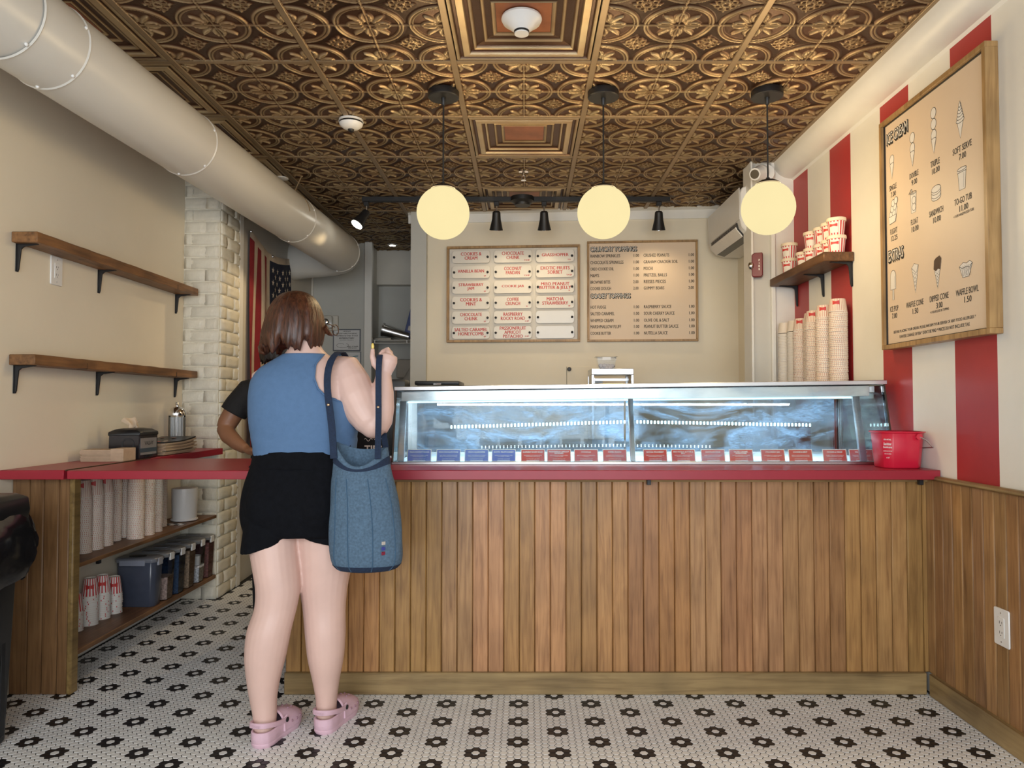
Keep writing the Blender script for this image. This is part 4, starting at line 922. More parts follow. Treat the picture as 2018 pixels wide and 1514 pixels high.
p = Pic(.605, .772); p.shape([(-.020, -.028), (.018, -.028), (.040, .018), (.024, .028), (.004, .022), (-.016, .028), (-.040, .016)])
for k in range(5): p.line([(-.030+k*.014, .014), (-.014+k*.011, -.026)], .001); p.line([(-.018+k*.013, .016), (-.022+k*.008, -.022)], .001)
p.line([(-.040, .016), (-.02, .006), (.004, .010), (.024, .004), (.040, .018)], .0018); p.done()

# ---------------------------------------------------------------- glass display case on the counter
cs = thing('display_case', 'glass-fronted ice cream display case with steel top', 'display case', (.52, 3.45, CT))
XA, XB = -.582, 1.612
def zs(x, z): return z+max(0, (z-CT))/.34*(x-XA)*.0135      # the top rises slightly to the right
def cb(name, m, x0, x1, y0, y1, z0, z1, parent=None, bev=.002, y0t=None, y1t=None):
    y0t = y0 if y0t is None else y0t; y1t = y1 if y1t is None else y1t
    g = G(); g.hexa([(x0, y0, zs(x0, z0)), (x1, y0, zs(x1, z0)), (x1, y1, zs(x1, z0)), (x0, y1, zs(x0, z0)), (x0, y0t, zs(x0, z1)), (x1, y0t, zs(x1, z1)), (x1, y1t, zs(x1, z1)), (x0, y1t, zs(x0, z1))]); return g.obj(name, m, parent or cs, bev)
GT = 1.188; gy0, gy1 = 3.205, 3.285
def gy(z): return gy0+(gy1-gy0)*(z-.92)/(1.226-.92)
cb('base_rail', MT['steel'], XA, XB, 3.190, 3.215, CT, CT+.012)
cb('cabinet_floor', mat('frosty_liner', (.62, .68, .72), .4, var=.08), XA+.01, XB-.01, 3.216, 3.76, CT, CT+.010)
cb('top_cap', MT['steel'], XA-.004, XB+.006, 3.270, 3.80, 1.232, 1.250)
cb('light_valance', MT['steel'], XA+.022, XB-.055, 3.310, 3.335, 1.185, 1.230)
cb('top_shelf', MT['steel'], XA+.02, XB-.02, 3.335, 3.79, 1.200, 1.228)
cb('light_tube', emis('cool_tube', (.70, .95, 1.0), 1.3), XA+.05, XB-.12, 3.306, 3.330, 1.1765, 1.184)
for x, w in ((XA+.020, .030), (.462, .022), (1.470, .030)):
    cb('post', MT['steel'], x, x+w, gy(.92)+.012, gy(.92)+.030, CT+.012, 1.185, y0t=gy(1.185)+.012, y1t=gy(1.185)+.030)
for x0, x1 in ((XA+.004, .458), (.466, XB-.014)):
    g = G(); z0, z1 = CT+.012, 1.230
    g.hexa([(x0, gy(z0), z0), (x1, gy(z0), z0), (x1, gy(z0)+.004, z0), (x0, gy(z0)+.004, z0), (x0, gy(z1), zs(x0, z1)), (x1, gy(z1), zs(x1, z1)), (x1, gy(z1)+.004, zs(x1, z1)), (x0, gy(z1)+.004, zs(x0, z1))])
    g.obj('front_glass', MT['caseg'], cs, 0, smooth=0)
for x in (XA, XB-.006):
    g = G(); z0, z1 = CT+.002, 1.230
    g.hexa([(x, 3.20, z0), (x+.005, 3.20, z0), (x+.005, 3.78, z0), (x, 3.78, z0), (x, 3.283, zs(x, z1)), (x+.005, 3.283, zs(x, z1)), (x+.005, 3.78, zs(x, z1)), (x, 3.78, zs(x, z1))]); g.obj('side_glass', MT['caseside'], cs, 0, smooth=0)
    g = G(); g.tube([(x+.003, 3.196, CT+.008), (x+.003, 3.281, zs(x, 1.231))], .0045, 6); g.obj('edge_trim', mat('bronze_edge', (.10, .075, .06), .4, metal=.6), cs)
    cb('rear_post', MT['steel'], x, x+.03 if x < 0 else x+.006, 3.755, 3.785, CT, 1.205)
for x0, x1 in ((XA+.03, .505), (.515, XB-.03)):
    g = G(); g.hexa([(x0, 3.752, CT+.010), (x1, 3.752, CT+.010), (x1, 3.757, CT+.010), (x0, 3.757, CT+.010), (x0, 3.752, zs(x0, 1.20)), (x1, 3.752, zs(x1, 1.20)), (x1, 3.757, zs(x1, 1.20)), (x0, 3.757, zs(x0, 1.20))]); g.obj('rear_glass', MT['caseb'], cs, 0, smooth=0)
cb('rear_rail', MT['steel'], XA+.03, XB-.03, 3.745, 3.765, CT, CT+.022)
for x0, z0, x1, z1, n in ((-.385, 1.056, .515, 1.083, 50), (.562, 1.083, 1.46, 1.066, 50)):  # glowing dots on the rear glass model the reflection of the LEDs
    g = G(); g.hexa([(x0, 3.738, z0-.010), (x1, 3.738, z1-.010), (x1, 3.744, z1-.010), (x0, 3.744, z0-.010), (x0, 3.738, z0+.010), (x1, 3.738, z1+.010), (x1, 3.744, z1+.010), (x0, 3.744, z0+.010)]); ls = g.obj('led_strip', MT['clearp'], cs)
    g = G()
    for k in range(n):
        f = (k+.5)/n; x = x0+(x1-x0)*f; z = z0+(z1-z0)*f; g.box(x-.0035, x+.0035, 3.7345, 3.7375, z-.0075, z+.0075)
    o = g.obj('led_chips', MT['led'], ls, smooth=0); o['kind'] = 'stuff'
g = G(); led2 = emis('dim_led_chips', (.75, .95, 1.0), 1.6)  # fainter glowing rows added as a second LED reflection
for x0, z0, x1, z1, n in ((-.23, .955, .515, .965, 40), (.562, .963, .95, .958, 20)):
    for k in range(n):
        f = (k+.5)/n; x = x0+(x1-x0)*f; z = z0+(z1-z0)*f; g.box(x-.002, x+.002, 3.7345, 3.7375, z-.007, z-.002); g.box(x-.002, x+.002, 3.7345, 3.7375, z+.001, z+.005)
o = g.obj('led_chips', led2, cs, smooth=0); o['kind'] = 'stuff'
area('case_light', (.5, 3.345, 1.172), (math.radians(38), 0, 0), 2.0, .02, 15, (.66, .86, 1.0))
# flavour cards in the case
cards = [(828, 'VEGAN COCONUT PANDAN', 'COCONUT ICE CREAM WITH\nPANDAN LEAF PASTE', 'CONTAINS COCONUT, SOY', 1), (885, 'VEGAN CHOCOLATE CHUNK', 'OAT MILK CHOCOLATE BASE\nWITH CHOCOLATE CHUNKS', 'CONTAINS OATS, SOY', 1), (940, 'VEGAN GRASSHOPPER', 'MINT OAT MILK ICE CREAM\nWITH COOKIE CRUMBLE', 'CONTAINS OATS, GLUTEN', 1), (993, 'EXOTIC FRUITS SORBET', 'MANGO, PASSIONFRUIT AND\nCOCONUT SORBET', 'CONTAINS COCONUT', 1), (1050, 'RASPBERRY ROCKY ROAD', 'RASPBERRY ICE CREAM WITH\nMARSHMALLOW, NUTS', 'CONTAINS DAIRY, EGGS, NUTS', 0), (1101, 'PASSIONFRUIT APRICOT\nPISTACHIO', 'PISTACHIO ICE CREAM WITH\nAPRICOT JAM', 'CONTAINS DAIRY, EGGS, NUTS', 0), (1154, 'COOKIE JAR', 'BROWN SUGAR ICE CREAM WITH\nCOOKIES', 'CONTAINS DAIRY, EGGS, GLUTEN', 0), (1210, 'COFFEE CRUNCH', 'COFFEE ICE CREAM WITH\nCHOCOLATE TOFFEE BITS', 'CONTAINS DAIRY, EGGS', 0),
         (1289, 'MATCHA STRAWBERRY', 'MATCHA ICE CREAM WITH\nSTRAWBERRY SWIRL', 'CONTAINS DAIRY, EGGS', 0), (1344, 'MISO PEANUT BUTTER &\nJELLY', 'MISO ICE CREAM WITH\nPEANUT BUTTER', 'CONTAINS DAIRY, NUTS', 0), (1402, 'CHOCOLATE CHUNK', 'DARK CHOCOLATE ICE CREAM\nSTUDDED WITH CHUNKS', 'CONTAINS DAIRY, EGGS', 0), (1457, 'SALTED CARAMEL\nHONEYCOMB', 'SALTED CARAMEL ICE CREAM\nWITH HONEYCOMB', 'CONTAINS DAIRY, EGGS', 0), (1519, 'STRAWBERRY JAM', 'STRAWBERRY ICE CREAM SWIRLED\nWITH STRAWBERRY JAM', 'CONTAINS DAIRY, EGGS', 0), (1573, 'COOKIES & MINT', 'MINT ICE CREAM WITH\nCHOCOLATE COOKIES', 'CONTAINS DAIRY, GLUTEN', 0), (1640, 'COOKIES & CREAM', 'SWEET CREAM ICE CREAM\nWITH COOKIE CRUMBS', 'CONTAINS DAIRY, GLUTEN', 0), (1692, 'VANILLA BEAN', 'VANILLA ICE CREAM WITH\nMADAGASCAR VANILLA', 'CONTAINS DAIRY, EGGS', 0)]
tl = math.atan2(.0837, .306)
CR = axes((1, 0, 0), (0, math.sin(tl), math.cos(tl)), (0, -math.cos(tl), math.sin(tl)))
for px, a, b, c, isb in cards:
    x = (px-1035)/1443*3.255; yb = 3.228; zb = CT+.0105
    lab = '%s flavour card reading %s' % ('blue' if isb else 'red', a.replace('\n', ' ').title().replace('&', 'and'))
    t = thing('flavour_card', lab, 'flavour card', (x, yb, zb), group='flavour cards along the case glass')
    up = CR @ Vector((0, 1, 0)); nn = CR @ Vector((0, 0, 1))
    def cf(u, v, tt): return Vector((x, yb, zb))+Vector((u, 0, 0))+up*v+nn*tt
    g = G(); g.prism([(-.053, 0), (.053, 0), (.053, .055), (-.053, .055)], -.001, 0, cf); g.obj('card_back', MT['cardedge'], t)
    g = G(); g.prism([(-.050, .003), (.050, .003), (.050, .052), (-.050, .052)], 0, .0004, cf); cf_ = g.obj('printed_face', MT['blue'] if isb else MT['cardred'], t)
    n = a.count('\n')+1
    text(a, .008, MT['plaque'], cf_, cf(0, .042 if n == 1 else .040, .0008), CR, bold=.0003, fitw=min(.088, .0045*max(len(q) for q in a.split('\n'))), fith=.0065 if n == 1 else .013)
    text(b, .005, MT['plaque'], cf_, cf(0, .0245, .0008), CR, fitw=.078, fith=.0095); text(c, .005, MT['plaque'], cf_, cf(0, .0115, .0008), CR, fitw=.056, fith=.0045)
    g = G(); g.prism([(-.028, 0), (.028, 0), (.028, .005), (-.028, .005)], .001, .0022, cf); g.obj('card_clip', MT['plaquew'], t)

# red sanitizer pail
bx, by = 1.545, 3.050
pb = thing('sanitizer_pail', 'red plastic sanitizer pail with a wire handle', 'pail', (bx, by, CT))
def oct_(z, hx, hy, c): 
    q = []
    for sx, sy in ((1, -1), (1, 1), (-1, 1), (-1, -1)):
        A = [(sx*hx, sy*(hy-c)), (sx*(hx-c), sy*hy)]; q += A if (sx*sy > 0) else A[::-1]
    return [(bx+a, by+b, CT+z) for a, b in q]
g = G(); g.rings([oct_(.0, .072, .064, .022), oct_(.006, .076, .068, .026), oct_(.148, .087, .080, .032), oct_(.1485, .083, .076, .030), oct_(.02, .072, .064, .024)], cap=True); g.obj('body', MT['bucket'], pb, .004)
g = G(); g.rings([oct_(.143, .0865, .0795, .032), oct_(.146, .093, .086, .034), oct_(.151, .093, .086, .034), oct_(.151, .082, .075, .030)], cap=False); g.obj('rim', MT['bucket'], pb, .0015)
g = G(); g.tube([(bx+.045, by-.089, CT+.131), (bx+.07, by-.10, CT+.115), (bx+.098, by-.095, CT+.088), (bx+.101, by-.02, CT+.082), (bx+.101, by+.05, CT+.09), (bx+.07, by+.090, CT+.118), (bx+.045, by+.087, CT+.131)], .0025, 6); g.obj('wire_handle', MT['steel'], pb)
g = G(); g.tube([(bx+.045, by-.078, CT+.131), (bx+.045, by-.092, CT+.131)], .012, 10); g.obj('handle_boss', MT['bucket'], pb)
PR = axes((.9, -.436, 0), (0, 0, 1), (-.436, -.9, 0))
for s, z, hh, w in (('KEN RETAIL', .118, .006, .028), ('Sanitizer', .100, .011, .031), ('Desinfectante', .087, .008, .034), ('SANITIZING SOLUTION ONLY', .071, .004, .034), ('do not drink', .060, .004, .026), ('6 QT', .044, .006, .012)):
    k = .076+.011*z/.148; ky = .068+.012*z/.148; q_ = (.026+.006*z/.148)/2; text(s, .01, MT['plaquew'], pb, (bx-k+q_-.0012, by-ky+q_-.0012, CT+z), axes((.72, -.694, 0), (0, 0, 1), (-.694, -.72, 0)), fitw=w, fith=hh, bold=.0002)
# tips box beside the case
tp = thing('tips_box', 'black tips box with white lettering left of the display case', 'tips box', (-.665, 3.19, CT))
G().box(-.735, -.600, 3.14, 3.24, CT+.0005, CT+.165).obj('box', MT['blackpl'], tp, .004)
text('TIPS', .04, MT['plaque'], tp, (-.650, 3.1392, CT+.070), FRONT, bold=.001, fitw=.075, fith=.030)
g = G()
for s in (-1, 1): g.tube([(-.650+s*.004+s*.034*f, 3.139, CT+.110+.006*math.sin(f*9)) for f in np.linspace(0, 1, 14)], .0012, 5)
g.obj('scroll_ornament', MT['plaque'], tp)
g = G(); g.prism([(-.69, CT+.165), (-.61, CT+.165), (-.61, CT+.170), (-.69, CT+.170)], 3.175, 3.185, lambda u, v, t: (u, t, v)); g.obj('coin_slot', MT['steel'], tp)

# ---------------------------------------------------------------- behind the counter
bc = thing('back_counter', 'steel-topped work counter below the menu boards', 'counter', (.3, 5.2, 0))
G().box(-.80, 1.50, 4.80, 5.42, .0, .86).obj('cabinet', mat('dark_cabinet', (.10, .10, .10), .5), bc)
G().box(-.82, 1.52, 4.76, 5.44, .861, .90).obj('steel_top', MT['steel'], bc, .003)
wm = thing('food_warmer', 'steel and glass food warmer cabinet on the work counter', 'food warmer', (.58, 4.98, .90))
for x in (.442, .706):
    for y in (4.87, 5.15): G().box(x, x+.016, y, y+.016, .941, 1.3715).obj('corner_post', MT['steel'], wm, .001)
G().box(.442, .722, 4.87, 5.166, 1.372, 1.412).obj('top', MT['steel'], wm, .002)
G().box(.442, .722, 4.87, 5.166, .901, .94).obj('base', MT['steel'], wm, .002)
G().box(.458, .706, 4.99, 5.00, 1.335, 1.350).obj('heat_bar', MT['steel'], wm)
G().box(.4455, .449, 4.886, 5.15, .94, 1.372).obj('side_pane', MT['clearp'], wm); G().box(.715, .7185, 4.886, 5.15, .94, 1.372).obj('side_pane', MT['clearp'], wm)
G().box(.466, .545, 5.152, 5.156, .98, 1.345).obj('white_label', MT['plaquew'], wm)
G().box(.452, .464, 4.862, 4.872, 1.31, 1.352).obj('latch', MT['steel'], wm, .002)
dc = thing('deli_container', 'clear square food container standing on the warmer', 'food container', (.552, 5.0, 1.412))
def sq(z, e): return [(.497-e, 4.95-e, z), (.607+e, 4.95-e, z), (.607+e, 5.05+e, z), (.497-e, 5.05+e, z)]
g = G(); g.rings([sq(1.4125, 0), sq(1.470, .004), sq(1.471, .008), sq(1.496, .009)], cap=False); g.F.append((3, 2, 1, 0)); g.M.append(0); g.obj('tub', MT['clearp'], dc)
g = G(); g.rings([sq(1.494, .008), sq(1.497, .020), sq(1.499, .009)], cap=False); g.obj('rim', MT['clearp'], dc)
G().box(.522, .578, 4.938, 4.940, 1.474, 1.494).obj('paper_label', MT['plaquew'], dc)
g = G()
for k in range(7): g.sph((.515+.013*k, 4.99+.012*math.sin(k*2), 1.430+.008*math.cos(k*3)), .016, 8, 6)
g.obj('contents', mat('wrapped_bits', (.55, .50, .50), .5, var=.2, scale=60), dc)
eq = thing('ice_maker', 'white machine with a glossy black lid left on the work counter', 'machine', (-.58, 4.95, .90))
G().box(-.715, -.44, 4.80, 5.15, .901, 1.300).obj('housing', mat('ivory_housing', (.62, .56, .45), .4), eq, .01)
g = G(); g.box(-.725, -.43, 4.79, 5.16, 1.300, 1.328); g.obj('lid', MT['blackpl'], eq, .010, seg=2)
G().box(-.60, -.55, 4.785, 4.792, 1.302, 1.312).obj('badge', MT['chrome'], eq, .001)
pn = thing('access_panel', 'flush cream access panel with a black knob on the back wall', 'access panel', (.42, wby(.42), 1.3))
g = G(); g.prism([(.318, .95), (.60, .95), (.60, 1.462), (.318, 1.462)], 0, .004, bfn); g.obj('door', MT['backcream'], pn, .001)
g = G(); g.prism([(.3155, .95), (.318, .95), (.318, 1.462), (.3155, 1.462)], 0, .0045, bfn); g.obj('gap', MT['ink'], pn)
g = G(); p = bw(.336, 1.443, .004); d = (bw(.3, 1, .05)-bw(.3, 1, .0)).normalized(); g.tube([p, p+d*.02, p+d*.03], [.008, .016, .012], 12); g.obj('knob', MT['black'], pn)
# air conditioner
ac = thing('air_conditioner', 'white wall air conditioner with an open black vent', 'air conditioner', (1.5, 4.95, 2.4))
prof = [(1.60, 2.57), (1.40, 2.57), (1.375, 2.562), (1.365, 2.53), (1.362, 2.36), (1.372, 2.315), (1.405, 2.278), (1.47, 2.262), (1.60, 2.258)]
def acf(u, v, t): return (u-.02*(5.4-t), t, v+(-.02)*(1-(t-4.5)/.9)*1.5)
g = G(); g.prism(prof, 4.55, 5.40, acf); g.obj('housing', MT['plastw'], ac, .006)
g = G(); g.prism([(1.3605, 2.560), (1.361, 2.36), (1.358, 2.36), (1.357, 2.560)], 4.552, 5.398, acf); g.obj('front_panel', MT['plastw'], ac)
g = G(); g.prism([(1.375, 2.352), (1.382, 2.32), (1.412, 2.285), (1.456, 2.268), (1.452, 2.252), (1.399, 2.266), (1.361, 2.311), (1.356, 2.352)], 4.62, 5.30, acf); g.obj('vent_opening', MT['blackpl'], ac)
g = G(); g.prism([(1.354, 2.326), (1.398, 2.268), (1.393, 2.262), (1.349, 2.320)], 4.62, 5.30, acf); g.obj('louvre', MT['plastw'], ac)
for y in np.linspace(4.70, 5.22, 10): g = G(); g.prism([(1.360, 2.345), (1.364, 2.312), (1.399, 2.270), (1.395, 2.265), (1.358, 2.308), (1.354, 2.345)], y, y+.008, acf); g.obj('vane', mat('dark_vane', (.04, .04, .045), .4), ac)
# fire alarm and security camera on the wall end
fa = thing('fire_alarm', 'dark red fire alarm strobe on the wall end', 'fire alarm', (1.425, 4.46, 2.0))
FR = axes((.93, -.36, 0), (0, 0, 1), (-.36, -.93, 0))
fm = Matrix.Translation((1.418, 4.452, 2.02)) @ FR.to_4x4(); ff = lambda u, v, t: fm @ Vector((u, v, t))
g = G(); g.prism([(-.030, -.066), (-.018, -.074), (.026, -.074), (.034, -.062), (.034, .074), (-.012, .074), (-.030, .062)], -.01, .038, ff); g.obj('housing', mat('alarm_red', (.16, .012, .018), .35), fa, .004)
for k, ch in enumerate('FIRE'): text(ch, .017, MT['plaque'], fa, ff(.014, .026-.018*k, .0386), FR, bold=.0005)
g = G(); g.sph(ff(-.034, -.004, .030), .022, 16, 10, sc=(.9, .9, 1.1)); g.obj('strobe_lens', MT['chrome'], fa)
sc_ = thing('security_camera', 'white turret security camera at the top of the wall end', 'security camera', (1.45, 4.45, 2.6))
g = G(); g.tube([(1.475, 4.455, 2.575), (1.455, 4.40, 2.575)], [.058, .054], 24); g.obj('base', MT['plastw'], sc_)
g = G(); g.sph((1.425, 4.385, 2.572), .048, 20, 14); g.tube([(1.425, 4.385, 2.572), (1.372, 4.335, 2.548)], [.046, .036], 20); g.obj('eyeball', MT['plastw'], sc_)
g = G(); g.tube([(1.3745, 4.3375, 2.549), (1.3690, 4.332, 2.5465)], .027, 18); g.obj('lens', mat('lens_glass', (.10, .085, .06), .15), sc_)

# ---------------------------------------------------------------- back hall
def hw(y, z, d=0):  # on the hall's left wall
    x = -1.875-.041*(y-4.70); return Vector((x+d, y, z))
fl = thing('flag', 'worn striped flag with white stars hanging upright in the hall', 'flag', (-1.9, 5.4, 1.6))
nu, nv = 52, 30; Vg = []
ftop = lambda u: 2.36-.075*math.sin(PI*min(1, u*1.0))**1.0*(1-.15*u)+.0*u
def fpt(u, v, off=0):
    y = 4.93+(5.93-4.93)*u; z = ftop(u)-1.50*v
    wv = .010*math.sin(u*26+v*2.0)*min(1, v*3+.2)+.006*math.sin(u*11-v*5)
    return hw(y, z, .020+wv+off)
g = G(); V = [fpt(i/nu, j/nv) for i in range(nu+1) for j in range(nv+1)]; F = []; MI = []
for i in range(nu):
    for j in range(nv):
        F.append((i*(nv+1)+j, (i+1)*(nv+1)+j, (i+1)*(nv+1)+j+1, i*(nv+1)+j+1)); st_ = int((i+.5)/nu*13)
        if j == 0: MI.append(1)
        elif st_ >= 6 and j < nv*.42: MI.append(2)
        else: MI.append(0 if st_ % 2 == 0 else 1)
g.V = [tuple(v) for v in V]; g.F = F; g.M = MI
g.obj('cloth', [mat('flag_red', (.22, .012, .018), .9, var=.15), mat('flag_cream', (.55, .45, .34), .9, var=.1), mat('flag_navy', (.010, .014, .035), .9, var=.15)], fl, smooth=180)
g = G()
for r in range(9):
    for c in range(6 if r % 2 == 0 else 5):
        cu_ = .485+(.985-.485)*((r+.5)/9); cv = .045+.375*((c+(.5 if r % 2 == 0 else 1.0))/6)
        P = []
        for k in range(10):
            a = PI/2+k*PI/5; rr_ = .026 if k % 2 == 0 else .0105; P.append(fpt(cu_+rr_*math.cos(a), cv-rr_*math.sin(a)/1.5, .004))
        g.add(P, [tuple(range(10))])
o = g.obj('printed_stars', mat('flag_star', (.62, .54, .44), .9), fl); o['kind'] = 'stuff'
for u in (.0, .5, 1.0): g = G(); g.sph(fpt(u, .01, .006), .010, 8, 6); g.obj('grommet', MT['steel'], fl)
em = thing('emergency_light', 'square glass emergency lamp above the posted certificates', 'emergency light', (-1.80, 6.69, 1.92))
G().box(-1.93, -1.71, 6.67, 6.70, 1.853, 1.990).obj('mount_plate', MT['hallw'], em, .006)
G().box(-1.868, -1.752, 6.615, 6.67, 1.866, 1.982).obj('lamp_housing', mat('dull_glass', (.50, .49, .44), .2), em, .016, seg=2)
g = G(); g.sph((-1.81, 6.612, 1.924), .032, 16, 8, sc=(1, .4, 1)); g.obj('reflector', MT['chrome'], em)
c1 = thing('certificate', 'black-bordered inspection certificate posted in the hall', 'certificate', (-1.635, 6.70, 1.77))
G().box(-1.762, -1.508, 6.694, 6.699, 1.666, 1.868).obj('border', mat('slate_border', (.10, .11, .13), .5), c1)
G().box(-1.752, -1.518, 6.692, 6.694, 1.676, 1.858).obj('sheet', mat('cert_paper', (.62, .62, .62), .6), c1)
cR = FRONT
for s, z, w, hh in (('CERTIFICATE', 1.846, .07, .008), ('SANITARY INSPECTION REPORT', 1.826, .19, .009), ('Odd Fellows Ice Cream  03-10-23', 1.806, .20, .013), ('SATISFACTORY', 1.783, .14, .014), ('THIS ESTABLISHMENT HAS BEEN INSPECTED', 1.765, .13, .005), ('Dept. of Health', 1.708, .10, .012), ('Director', 1.694, .08, .009)):
    text(s, .012, MT['ink'], c1, (-1.635 if z > 1.72 else -1.58, 6.6915, z), cR, bold=.0003, fitw=w, fith=hh)
g = G(); g.tube([(-1.70+.045*math.cos(a)+.01*a*.6, 6.6915, 1.715+.020*math.sin(a)) for a in np.linspace(.6, 7.5, 30)], .0012, 4); g.obj('signature', MT['ink'], c1)
c2 = thing('notice', 'white notice with a blue corner posted below the certificate', 'notice', (-1.63, 6.70, 1.57))
G().box(-1.752, -1.503, 6.694, 6.699, 1.470, 1.660).obj('border', mat('slate_border', (.14, .16, .18), .5), c2)
G().box(-1.747, -1.512, 6.692, 6.694, 1.478, 1.654).obj('sheet', mat('cert_paper', (.62, .62, .62), .6), c2)
g = G(); g.prism([(-1.747, 1.654), (-1.655, 1.654), (-1.665, 1.632), (-1.69, 1.622), (-1.747, 1.622)], 6.690, 6.692, lambda u, v, t: (u, t, v)); g.obj('blue_corner', mat('notice_blue', (.02, .10, .24), .5), c2)
text('ServSafe', .03, MT['ink'], c2, (-1.605, 6.6895, 1.606), cR, bold=.0006, fitw=.105, fith=.016)
g = G(); g.tube([(-1.53-.09*math.sin(a), 6.691, 1.57+.05*math.cos(a)) for a in np.linspace(0, PI, 14)], .004, 4); g.obj('swoosh', mat('notice_teal', (.10, .30, .36), .5), c2)
ws = thing('wire_shelf', 'white wire shelf in the recess behind the hall', 'wire shelf', (-1.25, 6.95, 1.75))
for k in range(14): y = 6.80+.024*k; g = G(); g.tube([(-1.428, y, 1.775), (-.884, y, 1.775)], .0022, 5); g.obj('wire', MT['white'], ws)
for z in (1.775, 1.747): g = G(); g.tube([(-1.428, 6.795, z), (-.884, 6.795, z)], .004, 6); g.obj('front_rail', MT['white'], ws)
for x in (-1.40, -1.10, -.93): G().box(x-.005, x+.005, 6.79, 6.80, 1.745, 1.777).obj('brace', MT['white'], ws)
sy = thing('steel_shaker', 'steel cylinder lying tilted on the wire shelf', 'steel canister', (-1.25, 6.93, 1.8))
g = G(); g.tube([(-1.345, 6.93, 1.885), (-1.10, 6.93, 1.817)], [.058, .036], 24); g.tube([(-1.352, 6.93, 1.888), (-1.342, 6.93, 1.8855)], [.066, .066], 24); g.obj('body', MT['steel'], sy)
tr = tag(G().box(-1.43, -1.25, 6.82, 7.0, 1.779, 1.800).obj('baking_tray', mat('dark_tray', (.20, .18, .15), .35, metal=.6), None, .004), 'dark flat tray on the left of the wire shelf', 'tray')
bb = thing('blue_box', 'blue carton leaning on the steel cylinder', 'carton', (-1.05, 7.0, 1.8))
g = G(); M3 = Matrix.Rotation(.24, 3, 'Y'); g.rbox((-1.050, 7.03, 1.955), (.17, .05, .30), M3); g.obj('carton', mat('carton_blue', (.006, .035, .20), .4), bb, .003)
g = G(); g.rbox(Vector((-1.050, 7.03, 1.955))+M3 @ Vector((-.03, -.0262, -.06)), (.06, .001, .045), M3); g.obj('paper_label', MT['paper'], bb)
pt = thing('towel_dispenser', 'beige paper towel dispenser with a curled towel', 'towel dispenser', (-1.1, 7.1, 1.5))
G().box(-1.235, -.90, 7.0, 7.115, 1.43, 1.61).obj('housing', mat('beige_dispenser', (.42, .38, .32), .5), pt, .02, seg=2)
g = G(); g.tube([(-1.12, 6.985, 1.40), (-1.06, 6.975, 1.53)], [.05, .035], 16); g.obj('paper_towel', mat('towel_paper', (.50, .46, .40), .8), pt)
kt = thing('black_kettle', 'black appliance standing behind the display case end', 'appliance', (-.93, 4.6, 0))
G().box(-.95, -.72, 4.5, 4.78, 0, .86).obj('stand', MT['steel'], kt, .004); G().box(-.92, -.74, 4.52, 4.72, .861, 1.33).obj('body', MT['blackpl'], kt, .02, seg=2)
# ---------------------------------------------------------------- people
def fuse(g, name, m, parent, voxel=.0045, smooth=6, taubin=True):
    """weld overlapping closed shapes into one continuous skin"""
    V = g.V
    mi = wmat(parent).inverted(); V = [tuple(mi @ Vector(v)) for v in V]
    me = bpy.data.meshes.new(name); me.from_pydata(V, [], g.F)
    bm = bmesh.new(); bm.from_mesh(me); bmesh.ops.recalc_face_normals(bm, faces=bm.faces); bm.to_mesh(me); bm.free()
    o = bpy.data.objects.new(name, me); COL.objects.link(o)
    r = o.modifiers.new('r', 'REMESH'); r.mode = 'VOXEL'; r.voxel_size = voxel
    if smooth: s = o.modifiers.new('s', 'SMOOTH'); s.factor = .5; s.iterations = smooth
    dg = bpy.context.evaluated_depsgraph_get(); m2 = bpy.data.meshes.new_from_object(o.evaluated_get(dg)); bpy.data.objects.remove(o); bpy.data.meshes.remove(me)
    m2.name = name; m2.materials.clear(); m2.materials.append(m); m2.polygons.foreach_set('use_smooth', [True]*len(m2.polygons))
    ob = bpy.data.objects.new(name, m2); COL.objects.link(ob); ob.parent = parent; return ob
def interp(T, z):  # T rows sorted by descending z: (z, a, b, ...)
    T = sorted(T); zs_ = [t[0] for t in T]
    return [float(np.interp(z, zs_, [t[k] for t in T])) for k in range(1, len(T[0]))]
def dense(R, n):  # smooth resample of loft rows (cx,cy,z,rx,ry)
    A = np.array(R); t = np.linspace(0, 1, len(A)); s = np.linspace(0, 1, n); out = np.stack([np.interp(s, t, A[:, k]) for k in range(5)], 1)
    for _ in range(2): out[1:-1] = .25*out[:-2]+.5*out[1:-1]+.25*out[2:]
    return out.tolist()
def head(g, c, s, yaw):
    """skull with brow, nose, lips, chin and ears; faces +Y turned by yaw"""
    M3 = Matrix.Rotation(yaw, 3, 'Z'); c = Vector(c)
    def S(p, r, sc=(1, 1, 1)):
        t = G(); t.sph((0, 0, 0), r*s, 18, 12, sc=sc); g.add([c+M3 @ (Vector(v)+Vector(p)*s) for v in t.V], t.F)
    S((0, -.008, .025), .088, (.86, 1.06, 1.0)); S((0, .025, -.045), .062, (.9, .95, 1.15)); S((0, .062, -.088), .026, (1.1, .9, .8))
    S((0, .088, -.012), .011, (.8, 1, 2.0)); S((0, .098, -.030), .012, (1.1, 1, .8)); S((0, .084, -.058), .012, (1.7, .7, .7))
    for q in (-1, 1): S((q*.034, .066, -.024), .024); S((q*.030, .074, .022), .016, (1.4, .7, .6)); S((q*.077, -.005, -.008), .017, (.35, .8, 1.5))
